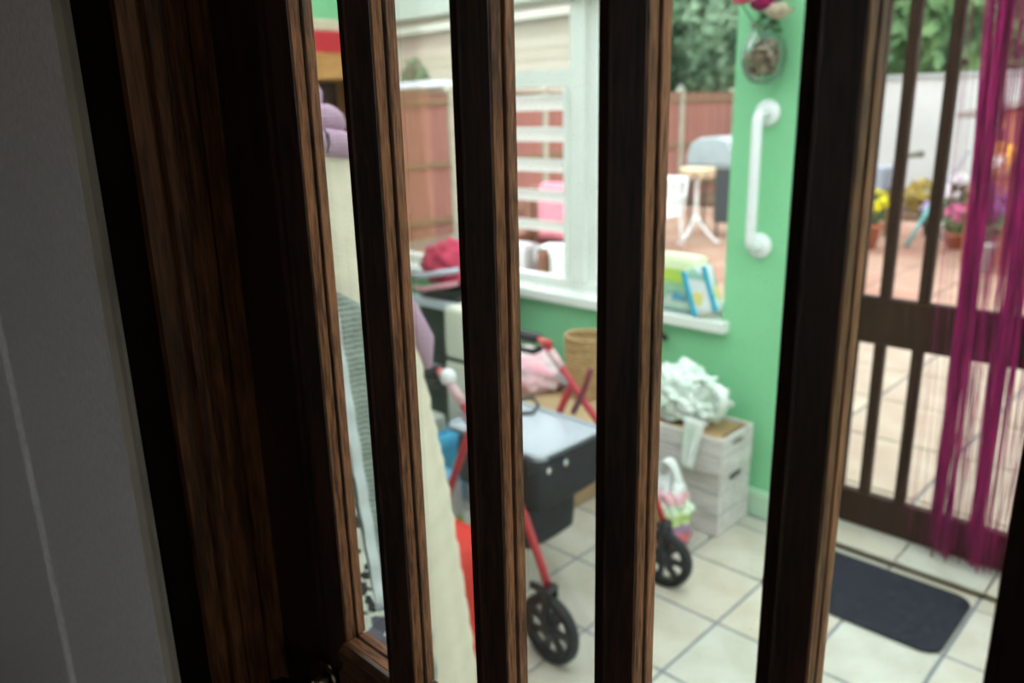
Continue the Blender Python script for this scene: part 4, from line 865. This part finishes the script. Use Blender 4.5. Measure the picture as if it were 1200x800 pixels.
stripe = bands('grey_stripes', [(0, (0.62, 0.60, 0.60)), (0.12, (0.36, 0.33, 0.33)), (0.24, (0.64, 0.62, 0.62)), (0.36, (0.36, 0.33, 0.33)), (0.5, (0.64, 0.62, 0.62)), (0.62, (0.36, 0.33, 0.33)), (0.75, (0.64, 0.62, 0.62)), (0.88, (0.36, 0.33, 0.33))], 0, CX - 0.26, CX + 0.0, 0.8)
o = MB().bm(soft(CX - 0.28, CX + 0.02, CY - 0.10, CY + 0.04, 0.262, 0.60)).build('striped_cushion', stripe, None, True); tag(o, 'grey and white striped cushion sitting in the rattan armchair', 'cushion')
pkb = mat('pink_blanket_cloth', (0.80, 0.24, 0.30), 0.9, var=0.15, scale=12)
def pf(u, v):
    d = 0.5 - v; zt = 1.0
    yv = CY + 0.35 + (0.075 if d < 0 else -0.075) * min(1, abs(d) * 8); z = zt + 0.008 - max(0, abs(d) - 0.08) * 1.0
    return (CX - 0.20 + u * 0.30 - (0.06 * u if d > 0 else 0) * 0 , yv, z)
o = MB().grid(pf, 8, 20).build('pink_blanket', pkb, None, True, solid=0.012); tag(o, 'salmon pink blanket folded over the armchair back', 'blanket')
wtc = mat('white_towel', (0.78, 0.79, 0.80), 0.95, var=0.08, scale=15)
def wf(u, v):
    d = v - 0.5; xx = CX + 0.35 + (-0.07 if d < 0 else 0.07) * min(1, abs(d) * 6); z = 0.635 - max(0, abs(d) - 0.1) * (0.25 if d < 0 else 0.9) + 0.01 * math.sin(9 * u)
    return (xx, CY - 0.30 + 0.55 * u, z)
o = MB().grid(wf, 10, 20).build('white_towel', wtc, None, True, solid=0.012); tag(o, 'white towel hanging over the rattan armchair arm', 'towel')

# plants and ornaments seen through the gate
def potted(name, x, yv, pr, ph, pm, fr, fz, fm, lab, n=160, size=0.05, stem=True):
    e = empty(name, (x, yv, GZ), lab, 'plant')
    MB().lathe([(pr * 0.7, GZ), (pr * 0.95, GZ + ph * 0.85), (pr * 1.08, GZ + ph * 0.86), (pr * 1.08, GZ + ph), (pr * 0.9, GZ + ph), (pr * 0.85, GZ + ph * 0.9), (0.004, GZ + ph * 0.9)], (x, yv, 0), 18).build('pot', pm, e, True)
    leaves((x, yv, GZ + ph + fz * 0.45), (fr * 0.9, fr * 0.9, fz * 0.5), n, size * 1.2, int(x * 100) % 97, 1).build('foliage', tree_m[1], e)
    leaves((x, yv, GZ + ph + fz * 0.75), (fr, fr, fz * 0.4), n, size, int(yv * 100) % 89, 1).build('blossom', fm, e)
    return e
dpot = mat('dark_pot', (0.06, 0.05, 0.05), 0.5); terra = mat('terracotta', (0.45, 0.16, 0.08), 0.8, var=0.15, scale=10)
yel = mat('yellow_blossom', (0.75, 0.68, 0.02), 0.6); vio = mat('lilac_blossom', (0.55, 0.42, 0.68), 0.6); wht = mat('white_blossom', (0.82, 0.80, 0.84), 0.6); ora = mat('orange_blossom', (0.85, 0.42, 0.05), 0.6); pur = mat('purple_blossom', (0.22, 0.07, 0.22), 0.6); pkf = mat('pink_blossom', (0.75, 0.20, 0.40), 0.6)
potted('potted_plant', -3.56, 9.8, 0.15, 0.30, terra, 0.20, 0.36, yel, 'lemon yellow flowers in a terracotta pot near the gate bar')
potted('potted_plant', -3.00, 11.0, 0.14, 0.22, wt, 0.16, 0.55, wht, 'white flowers in a white pot behind the string curtain')
potted('potted_plant', -3.30, 11.3, 0.12, 0.16, dpot, 0.15, 0.24, vio, 'low lilac flowers in a dark pot beside the white flowers')
potted('potted_plant', -2.16, 9.15, 0.12, 0.30, wt, 0.17, 0.50, pur, 'purple leaved plant in a white pot against the red shed')
potted('potted_plant', -1.76, 9.1, 0.12, 0.22, dpot, 0.16, 0.35, vio, 'lilac flowers in a dark pot against the red shed', 120)
potted('potted_plant', -2.75, 10.4, 0.12, 0.18, terra, 0.15, 0.30, pkf, 'pink flowers in a terracotta pot left of the red shed', 120)
hb_ = empty('hanging_basket', (-2.16, 9.42, 0.8), 'orange and white flower basket hung on the red shed', 'hanging basket')
MB().lathe([(0.02, 0.78), (0.09, 0.81), (0.13, 0.90), (0.135, 0.92), (0.11, 0.92), (0.01, 0.90)], (-2.16, 9.33, 0), 18).build('basket', mat('coir', (0.42, 0.22, 0.12), 0.9), hb_, True)
leaves((-2.16, 9.33, 1.02), (0.15, 0.12, 0.13), 140, 0.045, 3).build('blossom', ora, hb_); leaves((-2.17, 9.31, 0.95), (0.14, 0.12, 0.09), 80, 0.04, 4).build('white_blossom', wht, hb_)
MB().tube([(-2.16, 9.495, 1.25), (-2.16, 9.33, 1.27), (-2.16, 9.33, 0.92)], 0.006, 6).build('bracket', black_pl, hb_, True)
tp = empty('garden_lamp', (-3.34, 10.2, GZ), 'grey garden post with a dark lamp head by the wall', 'garden lamp')
MB().tube([(-3.36, 10.2, GZ), (-3.36, 10.2, 0.90)], 0.04, 10).build('post', mat('pale_grey_post', (0.50, 0.50, 0.48), 0.7), tp, True); MB().tube([(-3.37, 10.2, 0.90), (-3.30, 10.2, 0.95), (-3.16, 10.2, 0.97)], [0.025, 0.03, 0.045], 10).build('lamp_head', mat('lamp_dark', (0.12, 0.12, 0.10), 0.5), tp, True)
pl = empty('turquoise_pole', (-3.2, 10.2, GZ), 'slanting turquoise pole leaning by the garden lamp', 'pole')
MB().tube([(-3.22, 10.15, GZ), (-2.98, 10.2, 0.45)], 0.024, 8).build('lower_tube', mat('turquoise_tube', (0.18, 0.50, 0.52), 0.4), pl, True); MB().tube([(-2.98, 10.2, 0.45), (-2.70, 10.26, 1.02)], 0.016, 8).build('upper_tube', mat('grey_blue_tube', (0.40, 0.46, 0.54), 0.4), pl, True)
gb_ = empty('grey_planter', (-3.95, 10.6, GZ), 'blue grey planter box behind the yellow flowers', 'planter')
MB().rbox(-4.25, -3.68, 10.5, 10.9, 0.48, 0.78, 0.02).build('box', mat('blue_grey_box', (0.24, 0.27, 0.32), 0.6), gb_)
for xx in (-4.2, -3.73):
    for yy in (10.54, 10.86): MB().box(xx - 0.025, xx + 0.025, yy - 0.025, yy + 0.025, GZ, 0.485).build('leg', rail_m, gb_)
bd = [(-5.2, 13.3), (-4.6, 13.1), (-4.05, 13.2), (-3.5, 13.0), (-2.9, 13.2), (-2.3, 13.1)]
lab = ['olive green low shrub in the bed nearest the fence', 'yellow green low shrub second along the bed', 'mustard coloured low shrub third along the bed', 'yellow green low shrub behind the garden lamp', 'dark green low shrub behind the white flowers', 'olive low shrub in the bed behind the red shed']
shm = [mat('shrub_leaf_%d' % i, c, 0.7, var=0.4, scale=6) for i, c in enumerate([(0.20, 0.20, 0.06), (0.34, 0.30, 0.06), (0.42, 0.30, 0.05)])]
for i, (x, yv) in enumerate(bd):
    e = empty('low_shrub', (x, yv, GZ + 0.06), lab[i], 'shrub', 'low shrubs in the flower bed')
    leaves((x, yv, GZ + 0.30), (0.26, 0.25, 0.26), 320, 0.06, 60 + i).build('foliage', shm[i % 3], e); MB().tube([(x, yv, GZ + 0.05), (x, yv, GZ + 0.3)], 0.02, 6).build('stem', bark, e)
